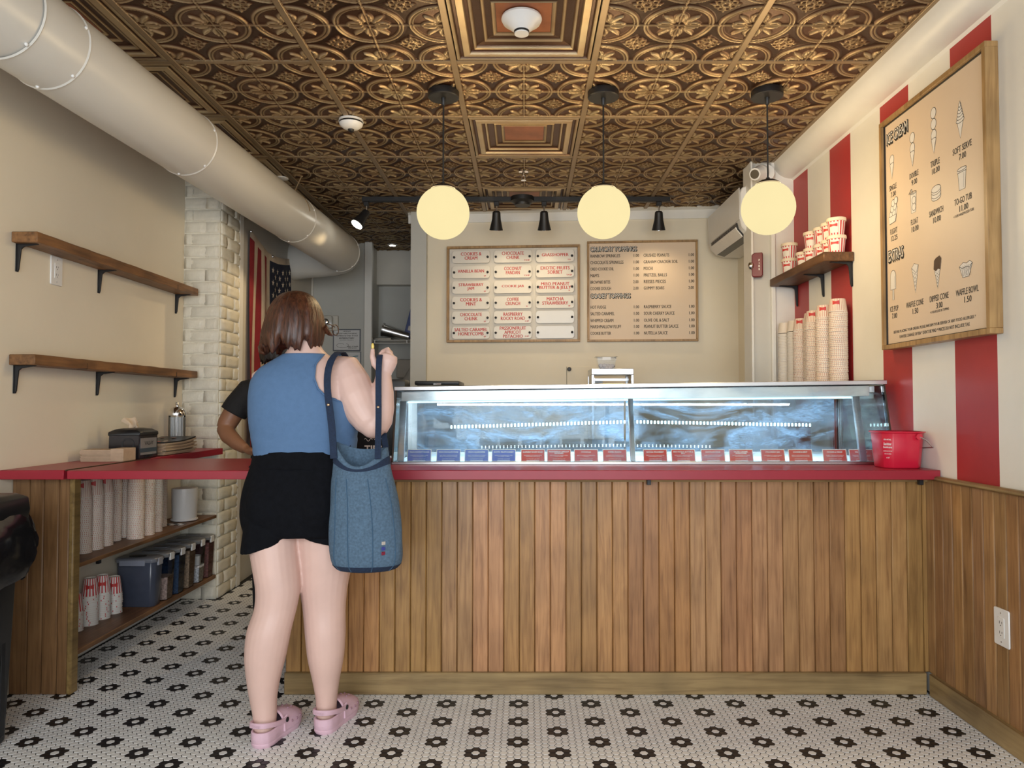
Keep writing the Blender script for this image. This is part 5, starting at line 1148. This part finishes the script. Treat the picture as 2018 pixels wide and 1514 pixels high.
def face_parts(c, s, yaw, parent, iris):
    M3 = Matrix.Rotation(yaw, 3, 'Z'); c = Vector(c)
    for q in (-1, 1):
        g = G(); g.sph(c+M3 @ Vector((q*.030, .076, .006))*s, .0105*s, 12, 8); e = g.obj('eye', MT['plaquew'], parent)
        g = G(); g.sph(c+M3 @ Vector((q*.030, .0835, .006))*s, .0048*s, 10, 6); g.obj('iris', iris, e)
        g = G(); g.tube([c+M3 @ Vector((q*(.016+.010*k), .086-.0025*k*k*.6, .024+.003*math.sin(k)))*s for k in range(4)], .003*s, 5); g.obj('eyebrow', iris, parent)
    g = G(); g.tube([c+M3 @ Vector((x, .0925-abs(x)*.28, -.057))*s for x in (-.022, -.011, 0, .011, .022)], [.002*s, .0045*s, .005*s, .0045*s, .002*s], 8); g.obj('lips', mat('lip', (.45, .18, .16), .4), parent)
def hairmat(name, a, b):
    m, nt, p = _nt(name); v = _coord(nt, (1, 1, .10)); n = _noise(nt, v, 130, 4, .6, .6); n2 = _noise(nt, _coord(nt, (1, 1, .35)), 22, 3)
    c = _ramp(nt, n, [(.32, a), (.68, b)]); c2 = _ramp(nt, n2, [(.35, (.55, .5, .5)), (.65, (1, 1, 1))]); nt.links.new(_mix(nt, c, c2, .8, 'MULTIPLY'), p.inputs['Base Color'])
    p.inputs['Roughness'].default_value = .38; _bump(nt, p, n, .5, .004); return m
def hair_shell(name, parent, rows, m, flick=.0, seed=1, n=120, jag=.012):
    r = np.random.default_rng(seed); ph = r.uniform(0, 6.28, 8); k = len(rows); R = []
    for i, (cx, cy, z, rx, ry) in enumerate(rows):
        f = i/(k-1); ring = []
        for j in range(n):
            t = 2*PI*j/n; w = .020*math.sin(9*t+ph[0]+2.2*f)+.014*math.sin(17*t+ph[1]-3*f)+.010*math.sin(31*t+ph[2]+2*f)+.007*math.sin(47*t+ph[3])
            q = 1+w*min(1, f*2.2); zz = z-(jag*(math.sin(7*t+ph[4])+.7*math.sin(13*t+ph[5])+.5*math.sin(29*t+ph[6])) if f > .62 else 0)*max(0, (f-.62)/.38)
            ring.append((cx+rx*q*math.cos(t), cy+ry*q*math.sin(t), zz))
        R.append(ring)
    # roll the ends in
    cx, cy, z, rx, ry = rows[-1]
    R.append([(cx+(p[0]-cx)*.80, cy+(p[1]-cy)*.80, p[2]+.012) for p in R[-1]])
    g = G(); g.rings(R, cap=True); o = g.obj(name, m, parent, smooth=180); return o

wo = thing('person', 'person in blue tank top and black shorts standing with back turned', 'person', (-.82, 2.66, 0))
LL = [(-.895, 2.645, .82, .078, .085), (-.902, 2.632, .70, .086, .096), (-.888, 2.622, .608, .082, .088), (-.873, 2.612, .521, .077, .078), (-.879, 2.606, .450, .072, .070), (-.899, 2.592, .380, .077, .074), (-.909, 2.588, .290, .072, .070), (-.916, 2.590, .203, .056, .056), (-.916, 2.592, .142, .046, .047), (-.908, 2.588, .085, .040, .042), (-.906, 2.580, .050, .037, .046), (-.905, 2.585, .022, .034, .048)]
RL = [(-.735, 2.675, .82, .085, .088), (-.728, 2.690, .70, .108, .102), (-.729, 2.694, .600, .099, .092), (-.737, 2.696, .500, .086, .080), (-.733, 2.694, .425, .076, .072), (-.726, 2.686, .345, .073, .074), (-.723, 2.684, .255, .066, .068), (-.723, 2.690, .170, .048, .052), (-.722, 2.695, .100, .037, .043), (-.722, 2.690, .055, .036, .046), (-.722, 2.694, .022, .034, .048)]
TOR = [(-.815, 2.660, .76, .160, .095), (-.813, 2.660, .83, .180, .110), (-.806, 2.660, .91, .186, .118), (-.798, 2.662, .99, .174, .112), (-.801, 2.662, 1.06, .184, .116), (-.803, 2.660, 1.13, .189, .122), (-.805, 2.660, 1.20, .188, .120), (-.806, 2.660, 1.255, .180, .108), (-.804, 2.662, 1.298, .158, .090), (-.797, 2.664, 1.330, .112, .072), (-.797, 2.664, 1.352, .075, .062), (-.803, 2.668, 1.38, .054, .056), (-.812, 2.674, 1.42, .050, .054)]
b = G(); b.loft(dense(LL, 44)[::-1], 24); b.loft(dense(RL, 44)[::-1], 24); b.loft(dense(TOR, 44), 36, e=2.3)
HEADC = (-.836, 2.685, 1.470); head(b, HEADC, 1.0, -.35)
# right arm raised, elbow out, hand gripping the strap
b.tube([(-.700, 2.668, 1.300), (-.655, 2.660, 1.290), (-.628, 2.645, 1.245), (-.605, 2.630, 1.195), (-.580, 2.620, 1.145), (-.555, 2.612, 1.108), (-.540, 2.612, 1.090)], [.050, .064, .069, .069, .064, .054, .044], 18)
b.tube([(-.535, 2.612, 1.086), (-.522, 2.618, 1.115), (-.515, 2.626, 1.160), (-.512, 2.634, 1.215), (-.512, 2.640, 1.265), (-.511, 2.643, 1.290)], [.046, .049, .046, .039, .030, .026], 18)
b.sph((-.542, 2.612, 1.096), .048, 16, 12)
b.tube([(-.511, 2.643, 1.278), (-.505, 2.643, 1.302), (-.497, 2.643, 1.328), (-.491, 2.645, 1.350)], [.025, .033, .036, .030], 16, flat=.8)
for k, (dx, dy, dz) in enumerate(((0, 0, 0), (.009, .010, -.010), (.013, .018, -.024), (.014, .024, -.038))):
    q = 1-.06*k; b.tube([(-.492+dx*.6, 2.640+dy*.5, 1.352+dz*.6), (-.500+dx, 2.658+dy, 1.370+dz), (-.520+dx*.5, 2.676+dy, 1.364+dz), (-.532, 2.668+dy, 1.350+dz)], [.0115*q, .0100*q, .0092*q, .0080*q], 10)
b.tube([(-.520, 2.634, 1.292), (-.541, 2.626, 1.316), (-.549, 2.626, 1.342), (-.5495, 2.634, 1.372)], [.014, .0135, .0105, .0075], 10)
# left arm bent forward over the counter
b.tube([(-.905, 2.668, 1.290), (-.945, 2.672, 1.262), (-.955, 2.700, 1.190), (-.952, 2.735, 1.110), (-.945, 2.752, 1.075)], [.045, .054, .056, .050, .044], 16)
b.tube([(-.945, 2.752, 1.075), (-.915, 2.800, 1.060), (-.870, 2.845, 1.050), (-.835, 2.862, 1.048)], [.044, .042, .034, .026], 16)
b.tube([(-.838, 2.862, 1.048), (-.805, 2.872, 1.048), (-.780, 2.874, 1.044)], [.025, .032, .026], 12, flat=.6)
for k in range(4): b.tube([(-.785, 2.856+.011*k, 1.046), (-.752, 2.858+.012*k, 1.048), (-.728, 2.856+.012*k, 1.036), (-.716, 2.856+.011*k, 1.020)], [.0095, .009, .008, .007], 8)
b.tube([(-.812, 2.842, 1.052), (-.785, 2.830, 1.060), (-.762, 2.832, 1.058)], [.013, .011, .009], 8)
fuse(b, 'body', MT['skin'], wo, .0042, 5)
face_parts(HEADC, 1.0, -.35, wo, mat('iris_brown', (.05, .025, .015), .3))
g = G(); g.sph((-.5495, 2.633, 1.379), .0072, 10, 8, sc=(.75, .45, 1.7)); g.obj('thumb_nail', mat('yellow_polish', (.75, .55, .12), .25), wo)
# hair: chin-length bob
HR_ = [(-.842, 2.684, 1.588, .006, .006), (-.842, 2.684, 1.583, .034, .036), (-.842, 2.684, 1.572, .056, .060), (-.842, 2.682, 1.553, .074, .082), (-.842, 2.678, 1.522, .091, .097), (-.843, 2.676, 1.488, .102, .104), (-.845, 2.672, 1.452, .109, .106), (-.848, 2.668, 1.420, .112, .104), (-.850, 2.664, 1.394, .108, .097), (-.850, 2.662, 1.376, .097, .085)]
hm = hairmat('auburn_hair', (.022, .007, .004), (.125, .042, .018))
hair_shell('hair', wo, dense(HR_, 30), hm, seed=4, jag=.016)
g = G(); g.tube([(-.945, 2.655, 1.40), (-.955, 2.645, 1.375), (-.950, 2.630, 1.358), (-.935, 2.622, 1.352)], [.016, .013, .009, .003], 8); g.obj('hair_flick', hm, wo); g = G(); g.tube([(-.735, 2.67, 1.452), (-.722, 2.69, 1.430), (-.715, 2.71, 1.425)], [.012, .008, .003], 8); g.obj('hair_flick', hm, wo)
g = G(); e0 = Vector((-.727, 2.700, 1.466)); g.tube([e0, (-.722, 2.735, 1.466), (-.720, 2.760, 1.462)], .0022, 6); g.tube([(-.720+.022*math.cos(a)*.3, 2.770+.022*math.cos(a), 1.452+.020*math.sin(a)) for a in np.linspace(0, 2*PI, 16)], .0018, 5); g.obj('glasses', mat('tortoise_frame', (.10, .045, .02), .25), wo)
g = G(); g.sph((-.733, 2.69, 1.435), .006, 8, 6); g.obj('earring', mat('gold', (.8, .55, .2), .2, metal=1), wo)
# tank top
n = 72; rows = dense([(c[0], c[1], c[2], c[3]+.007, c[4]+.007) for c in TOR if .985 <= c[2] <= 1.36], 40); rows[0][2] = .985
R = []
for i, (cx, cy, z, rx, ry) in enumerate(rows):
    if z > 1.354: break
    f = (z-.985)/.36; ring = []
    edge = float(np.interp(z, [1.17, 1.20, 1.225, 1.262, 1.312, 1.345], [-.60, -.695, -.722, -.738, -.742, -.722]))
    edl = float(np.interp(z, [1.20, 1.25, 1.30, 1.345], [-1.2, -.992, -.955, -.90]))
    for j in range(n):
        t = 2*PI*j/n; ct, st2 = math.cos(t), math.sin(t); e = 2.3
        fold = 1+.010*math.exp(-((z-1.030)/.012)**2)*math.sin(3*t+1)-.020*math.exp(-((z-1.048-.014*math.sin(t*2+.5))/.007)**2)-.010*math.exp(-((z-1.022-.010*math.sin(t*1.5))/.006)**2)
        x = cx+rx*fold*math.copysign(abs(ct)**(2/e), ct); y = cy+ry*fold*math.copysign(abs(st2)**(2/e), st2)
        ring.append((max(edl, min(x, edge)), y, z))
    R.append(ring)
g = G(); g.rings(R, cap=True); g.obj('tank_top', MT['tank'], wo, smooth=70)
g = G(); pts = [(-.722, 1.345), (-.738, 1.312), (-.735, 1.262), (-.720, 1.225), (-.695, 1.200), (-.65, 1.18)]
def back_y(x, z):
    cx, cy, rx, ry = interp([(c[2], c[0], c[1], c[3]+.008, c[4]+.008) for c in TOR], z); u = min(.999, abs((x-cx)/rx)); return cy-ry*(1-u**2.3)**(1/2.3)
def trace(P, k=24):
    A = np.array(P); t = np.linspace(0, 1, len(A)); s = np.linspace(0, 1, k); return [(float(np.interp(q, t, A[:, 0])), float(np.interp(q, t, A[:, 1]))) for q in s]
g.tube([(x, back_y(x, z)-.001, z) for x, z in trace(pts)], .0030, 6); g.obj('armhole_binding', MT['tank'], wo)
# shorts
s_ = G()
s_.loft(dense([(-.820, 2.664, .705, .190, .124), (-.817, 2.660, .76, .207, .140), (-.815, 2.657, .82, .206, .144), (-.812, 2.658, .88, .199, .137), (-.803, 2.660, .94, .188, .126), (-.798, 2.661, .985, .180, .120), (-.798, 2.662, 1.003, .180, .119)], 24), 40, e=2.3)
for cx, sg_, cy in ((-.905, -1, 2.640), (-.712, 1, 2.682)):
    R = []
    for f in np.linspace(0, 1, 12):
        ring = []
        for j in range(36):
            t = 2*PI*j/36; outer = .5+.5*sg_*math.cos(t)
            hem = .640+.062*(1-outer)**1.3 if sg_ < 0 else .662+.042*(1-outer)**1.3
            rx = .090+.020*f if sg_ < 0 else .094+.010*f; z = .80+(hem-.80)*f
            xx = cx+(rx*math.cos(t) if sg_*math.cos(t) > 0 else (.078 if sg_ < 0 else .100)*math.cos(t))
            ring.append((xx, cy+(.108+.006*f+.004*math.sin(5*t))*math.sin(t), z))
        R.append(ring)
    s_.rings(R, cap=True)
for x in (-.895, -.735): s_.sph((x, 2.600, .815), .098, 18, 12, sc=(.95, .92, 1.1))
fuse(s_, 'shorts', MT['shorts'], wo, .0050, 5)
g = G(); R = [[(cx+(rx+.004)*math.cos(2*PI*j/48), cy+(ry+.004)*math.sin(2*PI*j/48), z+.0015*math.sin(j*2.1)) for j in range(48)] for cx, cy, z, rx, ry in ((-.803, 2.660, .945, .189, .128), (-.800, 2.661, .952, .186, .125), (-.798, 2.661, .985, .182, .122), (-.798, 2.662, 1.002, .181, .121), (-.798, 2.662, 1.004, .176, .116))]
g.rings(R, cap=False); g.obj('waistband', MT['shorts'], wo)
# clogs
def clog(ox, oy, yaw, mirror):
    hwid = lambda y: float(np.interp(y, [0, .006, .02, .05, .10, .15, .19, .225, .245, .256], [.0, .020, .033, .040, .040, .049, .053, .046, .030, .0]))
    T = Matrix.Translation((ox, oy, 0)) @ Matrix.Rotation(yaw, 4, 'Z')
    ys = np.concatenate([np.linspace(0, .02, 6), np.linspace(.03, .235, 14), np.linspace(.24, .256, 6)])
    def outline(k, dz=0): return [(hwid(y)*k, y) for y in ys]+[(-hwid(y)*k, y) for y in ys[::-1][1:-1]]
    def ring(z, k, sh=0): 
        return [T @ Vector((x*1.0*k if True else x, .128+(y-.128)*k, z+max(0, (y-.19))*.18)) for x, y in outline(1.0)]
    g = G(); g.rings([ring(.0, .95), ring(.006, .99), ring(.014, 1.0), ring(.016, .985), ring(.018, 1.0), ring(.034, 1.005)]); so = g.obj('clog', MT['croc'], wo, smooth=45)
    # raised heel cup
    g = G(); U = [(hwid(y), y) for y in ys if y < .135][::-1]+[(-hwid(y), y) for y in ys if 0 < y < .135]
    R = []
    for x, y in U:
        nx, ny = (x, (y-.06)*1.0); l = math.hypot(nx, ny) or 1; nx, ny = nx/l, ny/l; hgt = .054+.026*max(0, (y-.06)/.075)**1.5
        R.append([T @ Vector(p) for p in ((x+nx*.001, y+ny*.001, .03), (x+nx*.001, y+ny*.001, hgt), (x-nx*.007, y-ny*.007, hgt), (x-nx*.007, y-ny*.007, .03))])
    g.rings(R); g.obj('heel_cup', MT['croc'], so, .002)
    # vamp over the toes
    g = G(); R = []
    for y in np.linspace(.112, .253, 16):
        w = hwid(y)+.001; top = float(np.interp(y, [.112, .14, .18, .215, .24, .253], [.092, .090, .080, .064, .046, .028])); lift = max(0, (y-.19))*.18
        R.append([T @ Vector((w*math.cos(a)*(1-.06*math.sin(a)), y+.0*a, .022+lift+(top-.022)*math.sin(a)**.8)) for a in np.linspace(0, PI, 19)])
    V = [p for r_ in R for p in r_]; F = [(i*19+j, i*19+j+1, (i+1)*19+j+1, (i+1)*19+j) for i in range(15) for j in range(18)]
    g.add(V, F); g.obj('vamp', MT['croc'], so, smooth=60)
    g = G(); R0 = [R[0][j]+(T.to_3x3() @ Vector((0, -.004, 0))) for j in range(19)]; g.tube(R0, .0042, 6); g.obj('throat_rim', MT['croc'], so)
    for yy, a in ((.150, .22), (.178, .22), (.205, .25), (.165, 1.1), (.165, 1.57), (.165, 2.0), (.195, 1.2), (.195, 1.57), (.195, 1.94), (.150, 2.92), (.178, 2.92)):
        w = hwid(yy)+.001; top = float(np.interp(yy, [.112, .14, .18, .215, .24, .253], [.092, .090, .080, .064, .046, .028])); lift = max(0, (yy-.19))*.18
        p = T @ Vector((w*math.cos(a)*(1-.06*math.sin(a)), yy, .022+lift+(top-.022)*math.sin(a)**.8)); g = G(); g.sph(p, .0055, 8, 5, sc=(.8, .8, .9)); g.obj('vent_hole', MT['crocd'], so)
    # heel strap with rivets
    P = [(.043, .118, .058), (.043, .08, .062), (.041, .04, .072), (.030, .005, .080), (0, -.008, .082), (-.030, .005, .080), (-.041, .04, .072), (-.043, .08, .062), (-.043, .118, .058)]
    A = np.array(P); tt = np.linspace(0, 1, 9); ss = np.linspace(0, 1, 33); Q = np.stack([np.interp(ss, tt, A[:, k]) for k in range(3)], 1)
    for _ in range(3): Q[1:-1] = .25*Q[:-2]+.5*Q[1:-1]+.25*Q[2:]
    g = G(); R = []
    for i in range(33):
        d = Q[min(i+1, 32)]-Q[max(i-1, 0)]; nn_ = np.array([d[1], -d[0], 0]); nn_ /= np.linalg.norm(nn_)
        hh = .0095; R.append([T @ Vector(Q[i]+nn_*o_+np.array([0, 0, z_])) for o_, z_ in ((.0035, -hh*.8), (.0042, 0), (.0035, hh*.8), (0, hh), (-.003, hh*.8), (-.003, -hh*.8), (0, -hh))])
    g.rings(R); sp2 = g.obj('heel_strap', MT['croc'], so, smooth=50)
    for q in (-1, 1): g = G(); g.tube([T @ Vector((q*.043, .118, .058)), T @ Vector((q*.049, .118, .058))], .0085, 14); g.obj('rivet', MT['black'], so)
    M4 = T @ Matrix.Translation((0, -.0135, .083)); R3 = (T.to_3x3() @ FRONT)
    text('crocs', .016, mat('embossed_pink', (.62, .41, .49), .5), sp2, M4.translation, R3, fitw=.034, fith=.0085, bold=.0003)
clog(-.909, 2.512, -.20, 0); clog(-.724, 2.618, -.20, 1)

# denim bag
bg = thing('denim_bag', 'patchwork denim bucket bag with long dark straps held at the hip', 'bag', (-.545, 2.53, .6))
BG = [(-.548, 2.540, .598, .060, .040), (-.547, 2.538, .603, .098, .058), (-.546, 2.536, .625, .120, .070), (-.546, 2.534, .66, .126, .074), (-.547, 2.534, .75, .125, .074), (-.552, 2.534, .83, .118, .070), (-.560, 2.536, .90, .109, .066), (-.565, 2.538, .95, .099, .062), (-.568, 2.540, 1.005, .090, .058)]
rows = dense(BG, 40); rows[0] = list(BG[0])
def bag_ring(cx, cy, z, rx, ry, off=0, rim=0):
    ring = []
    for j in range(64):
        t = 2*PI*j/64; w = 1+.018*math.sin(3*t+z*14)+.010*math.sin(7*t-z*30); x = cx+(rx*w+off)*math.cos(t); y = cy+(ry*w+off)*math.sin(t)
        dip = 0
        if rim:
            u = math.cos(t); dip = (.034*u*u*(1 if u < 0 else .45)-.046*(1-u*u)*(1 if math.sin(t) < 0 else -.15))
        ring.append((x, y, z+dip*rim))
    return ring
R = [bag_ring(*r_, rim=max(0, (r_[2]-.93)/.075)) for r_ in rows]
inner = [bag_ring(*r_, off=-.006, rim=max(0, (r_[2]-.93)/.075)) for r_ in rows[::-1]][:34]
g = G(); g.rings(R+inner, cap=True); g.obj('body', MT['denim'], bg, smooth=80)
g = G(); rr_ = [bag_ring(*r_, off=.0022, rim=max(0, (r_[2]-.93)/.075)) for r_ in rows if .952 < r_[2] < .992]; g.rings(rr_, cap=False); bnd = g.obj('top_band', MT['denimd'], bg, smooth=80)
g = G(); rr_ = [bag_ring(*r_, off=.0018) for r_ in rows if r_[2] < .625]; g.rings(rr_, cap=True); g.obj('base_panel', MT['denimd'], bg, smooth=80)
for ang in (-2.4, -1.9, -1.2, -.55):
    g = G(); g.tube([(bag_ring(*r_, off=.001)[int((ang % (2*PI))/(2*PI)*64)]) for r_ in rows[5:32]], .0016, 5); g.obj('seam', mat('denim_seam', (.045, .10, .17), .9), bg)
def strap(P, w, name, up, m=MT['denimd']):
    A = np.array(P); t = np.linspace(0, 1, len(A)); s = np.linspace(0, 1, 40); Q = np.stack([np.interp(s, t, A[:, k]) for k in range(3)], 1)
    for _ in range(4): Q[1:-1] = .25*Q[:-2]+.5*Q[1:-1]+.25*Q[2:]
    g = G(); R = []
    for i in range(40):
        d = Vector(Q[min(i+1, 39)]-Q[max(i-1, 0)]).normalized(); a = d.cross(Vector(up[min(len(up)-1, int(i/40*len(up)))])).normalized(); n_ = a.cross(d).normalized()
        R.append([Vector(Q[i])+a*u*w/2+n_*v for u, v in ((-1, -.002), (1, -.002), (1, .002), (-1, .002))])
    g.rings(R); return g.obj(name, m, bg, .0008)
strap([(-.652, 2.500, .985), (-.656, 2.505, 1.045), (-.668, 2.525, 1.115), (-.676, 2.520, 1.175), (-.685, 2.528, 1.235), (-.688, 2.545, 1.292), (-.680, 2.578, 1.338), (-.668, 2.625, 1.362), (-.664, 2.68, 1.360), (-.662, 2.74, 1.325), (-.658, 2.775, 1.25), (-.650, 2.77, 1.15), (-.640, 2.66, 1.06), (-.632, 2.60, 1.005)], .024, 'shoulder_strap', [(0, -1, 0), (0, -1, 0), (0, -1, .1), (0, -.3, 1), (0, .6, .8), (0, 1, 0), (0, 1, 0)])
strap([(-.498, 2.482, .985), (-.502, 2.500, 1.03), (-.508, 2.540, 1.10), (-.512, 2.558, 1.165), (-.516, 2.572, 1.23), (-.519, 2.590, 1.30), (-.520, 2.606, 1.338), (-.522, 2.630, 1.352), (-.522, 2.652, 1.340), (-.520, 2.690, 1.26), (-.522, 2.68, 1.15), (-.505, 2.62, 1.05), (-.485, 2.585, .985)], .021, 'hand_strap', [(0, -1, 0), (0, -1, 0), (0, -1, 0), (0, -.3, 1), (0, 1, 0), (0, 1, 0)])
for p in ((-.6765, 2.516, 1.168), (-.5125, 2.553, 1.160)): g = G(); g.sph(p, .005, 10, 6, sc=(1, .6, 1)); g.obj('rivet', mat('copper_rivet', (.6, .4, .25), .3, metal=.9), bg)
for q, (z, cc) in enumerate(((.700, (.55, .5, .45)), (.688, (.05, .06, .30)), (.676, (.6, .5, .45)), (.664, (.45, .05, .10)))):
    k_ = bag_ring(*min(rows, key=lambda r_: abs(r_[2]-z)), off=.002); p = k_[int((5.35/(2*PI))*64)]; G().rbox(p, (.013, .004, .011), Matrix.Rotation(.9, 3, 'Z')).obj('patch', mat('woven_patch', cc, .8), bg)

# worker behind the flap
wk = thing('person', 'worker in a black t-shirt half hidden behind the customer', 'person', (-1.27, 3.86, 0))
b = G(); Yw = 3.86; Xw = -1.27
TW = [(Xw, Yw, .86, .155, .110), (Xw, Yw, .95, .150, .105), (Xw-.005, Yw, 1.05, .155, .105), (Xw-.01, Yw, 1.15, .168, .108), (Xw-.015, Yw, 1.23, .172, .100), (Xw-.015, Yw, 1.285, .140, .082), (Xw-.015, Yw-.01, 1.32, .075, .062), (Xw-.02, Yw-.02, 1.36, .052, .054), (Xw-.03, Yw-.03, 1.40, .050, .052)]
b.loft(dense(TW, 30), 30, e=2.3)
for q in (-1, 1): b.loft(dense([(Xw+q*.085, Yw+.01, .03, .042, .048), (Xw+q*.085, Yw, .12, .042, .046), (Xw+q*.083, Yw+.01, .30, .056, .060), (Xw+q*.082, Yw, .48, .062, .066), (Xw+q*.080, Yw, .70, .080, .086), (Xw+q*.075, Yw, .90, .088, .098)], 24), 18)
HW = (Xw-.020, Yw-.035, 1.462); head(b, HW, .98, .5)
b.tube([(Xw-.12, Yw, 1.265), (Xw-.185, Yw-.01, 1.235), (Xw-.245, Yw-.02, 1.150), (Xw-.285, Yw-.03, 1.075), (Xw-.296, Yw-.035, 1.045)], [.045, .056, .054, .050, .044], 16)
b.tube([(Xw-.296, Yw-.035, 1.050), (Xw-.262, Yw-.07, 1.010), (Xw-.200, Yw-.11, .970), (Xw-.150, Yw-.135, .945)], [.044, .043, .035, .026], 16)
b.tube([(Xw-.152, Yw-.134, .946), (Xw-.118, Yw-.15, .935), (Xw-.092, Yw-.155, .925)], [.025, .032, .026], 12, flat=.6)
for k in range(4): b.tube([(Xw-.098, Yw-.172+.012*k, .926), (Xw-.066, Yw-.176+.012*k, .924), (Xw-.042, Yw-.176+.012*k, .914)], [.0095, .009, .007], 8)
b.tube([(Xw-.122, Yw-.168, .940), (Xw-.096, Yw-.186, .942), (Xw-.074, Yw-.188, .936)], [.012, .011, .009], 8)
b.tube([(Xw+.10, Yw, 1.265), (Xw+.165, Yw-.01, 1.235), (Xw+.205, Yw-.04, 1.140), (Xw+.215, Yw-.06, 1.060)], [.045, .056, .052, .046], 16)
b.tube([(Xw+.215, Yw-.06, 1.060), (Xw+.150, Yw-.12, .990), (Xw+.070, Yw-.15, .950)], [.044, .038, .026], 14)
for k in range(4): b.tube([(Xw+.075, Yw-.165+.012*k, .948), (Xw+.035, Yw-.17+.012*k, .940), (Xw+.012, Yw-.17+.012*k, .928)], [.0095, .009, .007], 8)
fuse(b, 'body', MT['skin2'], wk, .0055, 5); face_parts(HW, .98, .5, wk, mat('iris_dark', (.02, .012, .01), .3))
t_ = G(); t_.loft(dense([(c[0], c[1], c[2], c[3]+.012, c[4]+.012) for c in TW[:6]]+[(Xw-.015, Yw-.005, 1.312, .088, .070)], 30), 34, e=2.3)
t_.tube([(Xw-.10, Yw, 1.262), (Xw-.180, Yw-.010, 1.238), (Xw-.235, Yw-.018, 1.165), (Xw-.258, Yw-.024, 1.125)], [.060, .070, .070, .070], 20)
t_.tube([(Xw+.08, Yw, 1.262), (Xw+.155, Yw-.010, 1.238), (Xw+.190, Yw-.03, 1.165), (Xw+.20, Yw-.04, 1.125)], [.060, .070, .070, .070], 20)
fuse(t_, 'tshirt', MT['tee'], wk, .0055, 5)
t_ = G(); t_.loft(dense([(Xw, Yw, .76, .165, .118), (Xw, Yw, .90, .160, .116), (Xw, Yw, .97, .154, .112)], 8), 28, e=2.3)
for q in (-1, 1): t_.loft(dense([(Xw+q*.086, Yw+.005, .05, .062, .066), (Xw+q*.084, Yw, .40, .076, .080), (Xw+q*.080, Yw, .84, .096, .108)], 20), 20)
fuse(t_, 'trousers', MT['tee'], wk, .007, 4)
for q in (-1, 1):
    g = G(); g.loft([(Xw+q*.085, Yw-.03, .0, .042, .105), (Xw+q*.085, Yw-.03, .03, .044, .108), (Xw+q*.085, Yw-.01, .06, .040, .080), (Xw+q*.085, Yw+.015, .085, .036, .050)], 20); g.obj('shoe', MT['blackpl'], wk)
hair_shell('hair', wk, dense([(HW[0], HW[1], 1.579, .006, .006), (HW[0], HW[1], 1.572, .045, .048), (HW[0], HW[1], 1.547, .075, .080), (HW[0], HW[1]-.006, 1.508, .090, .094), (HW[0], HW[1]-.010, 1.468, .092, .092), (HW[0], HW[1]-.016, 1.430, .088, .082), (HW[0], HW[1]-.022, 1.392, .080, .066)], 22), hairmat('black_hair', (.006, .005, .005), (.022, .018, .016)), seed=9, n=80, jag=.008)
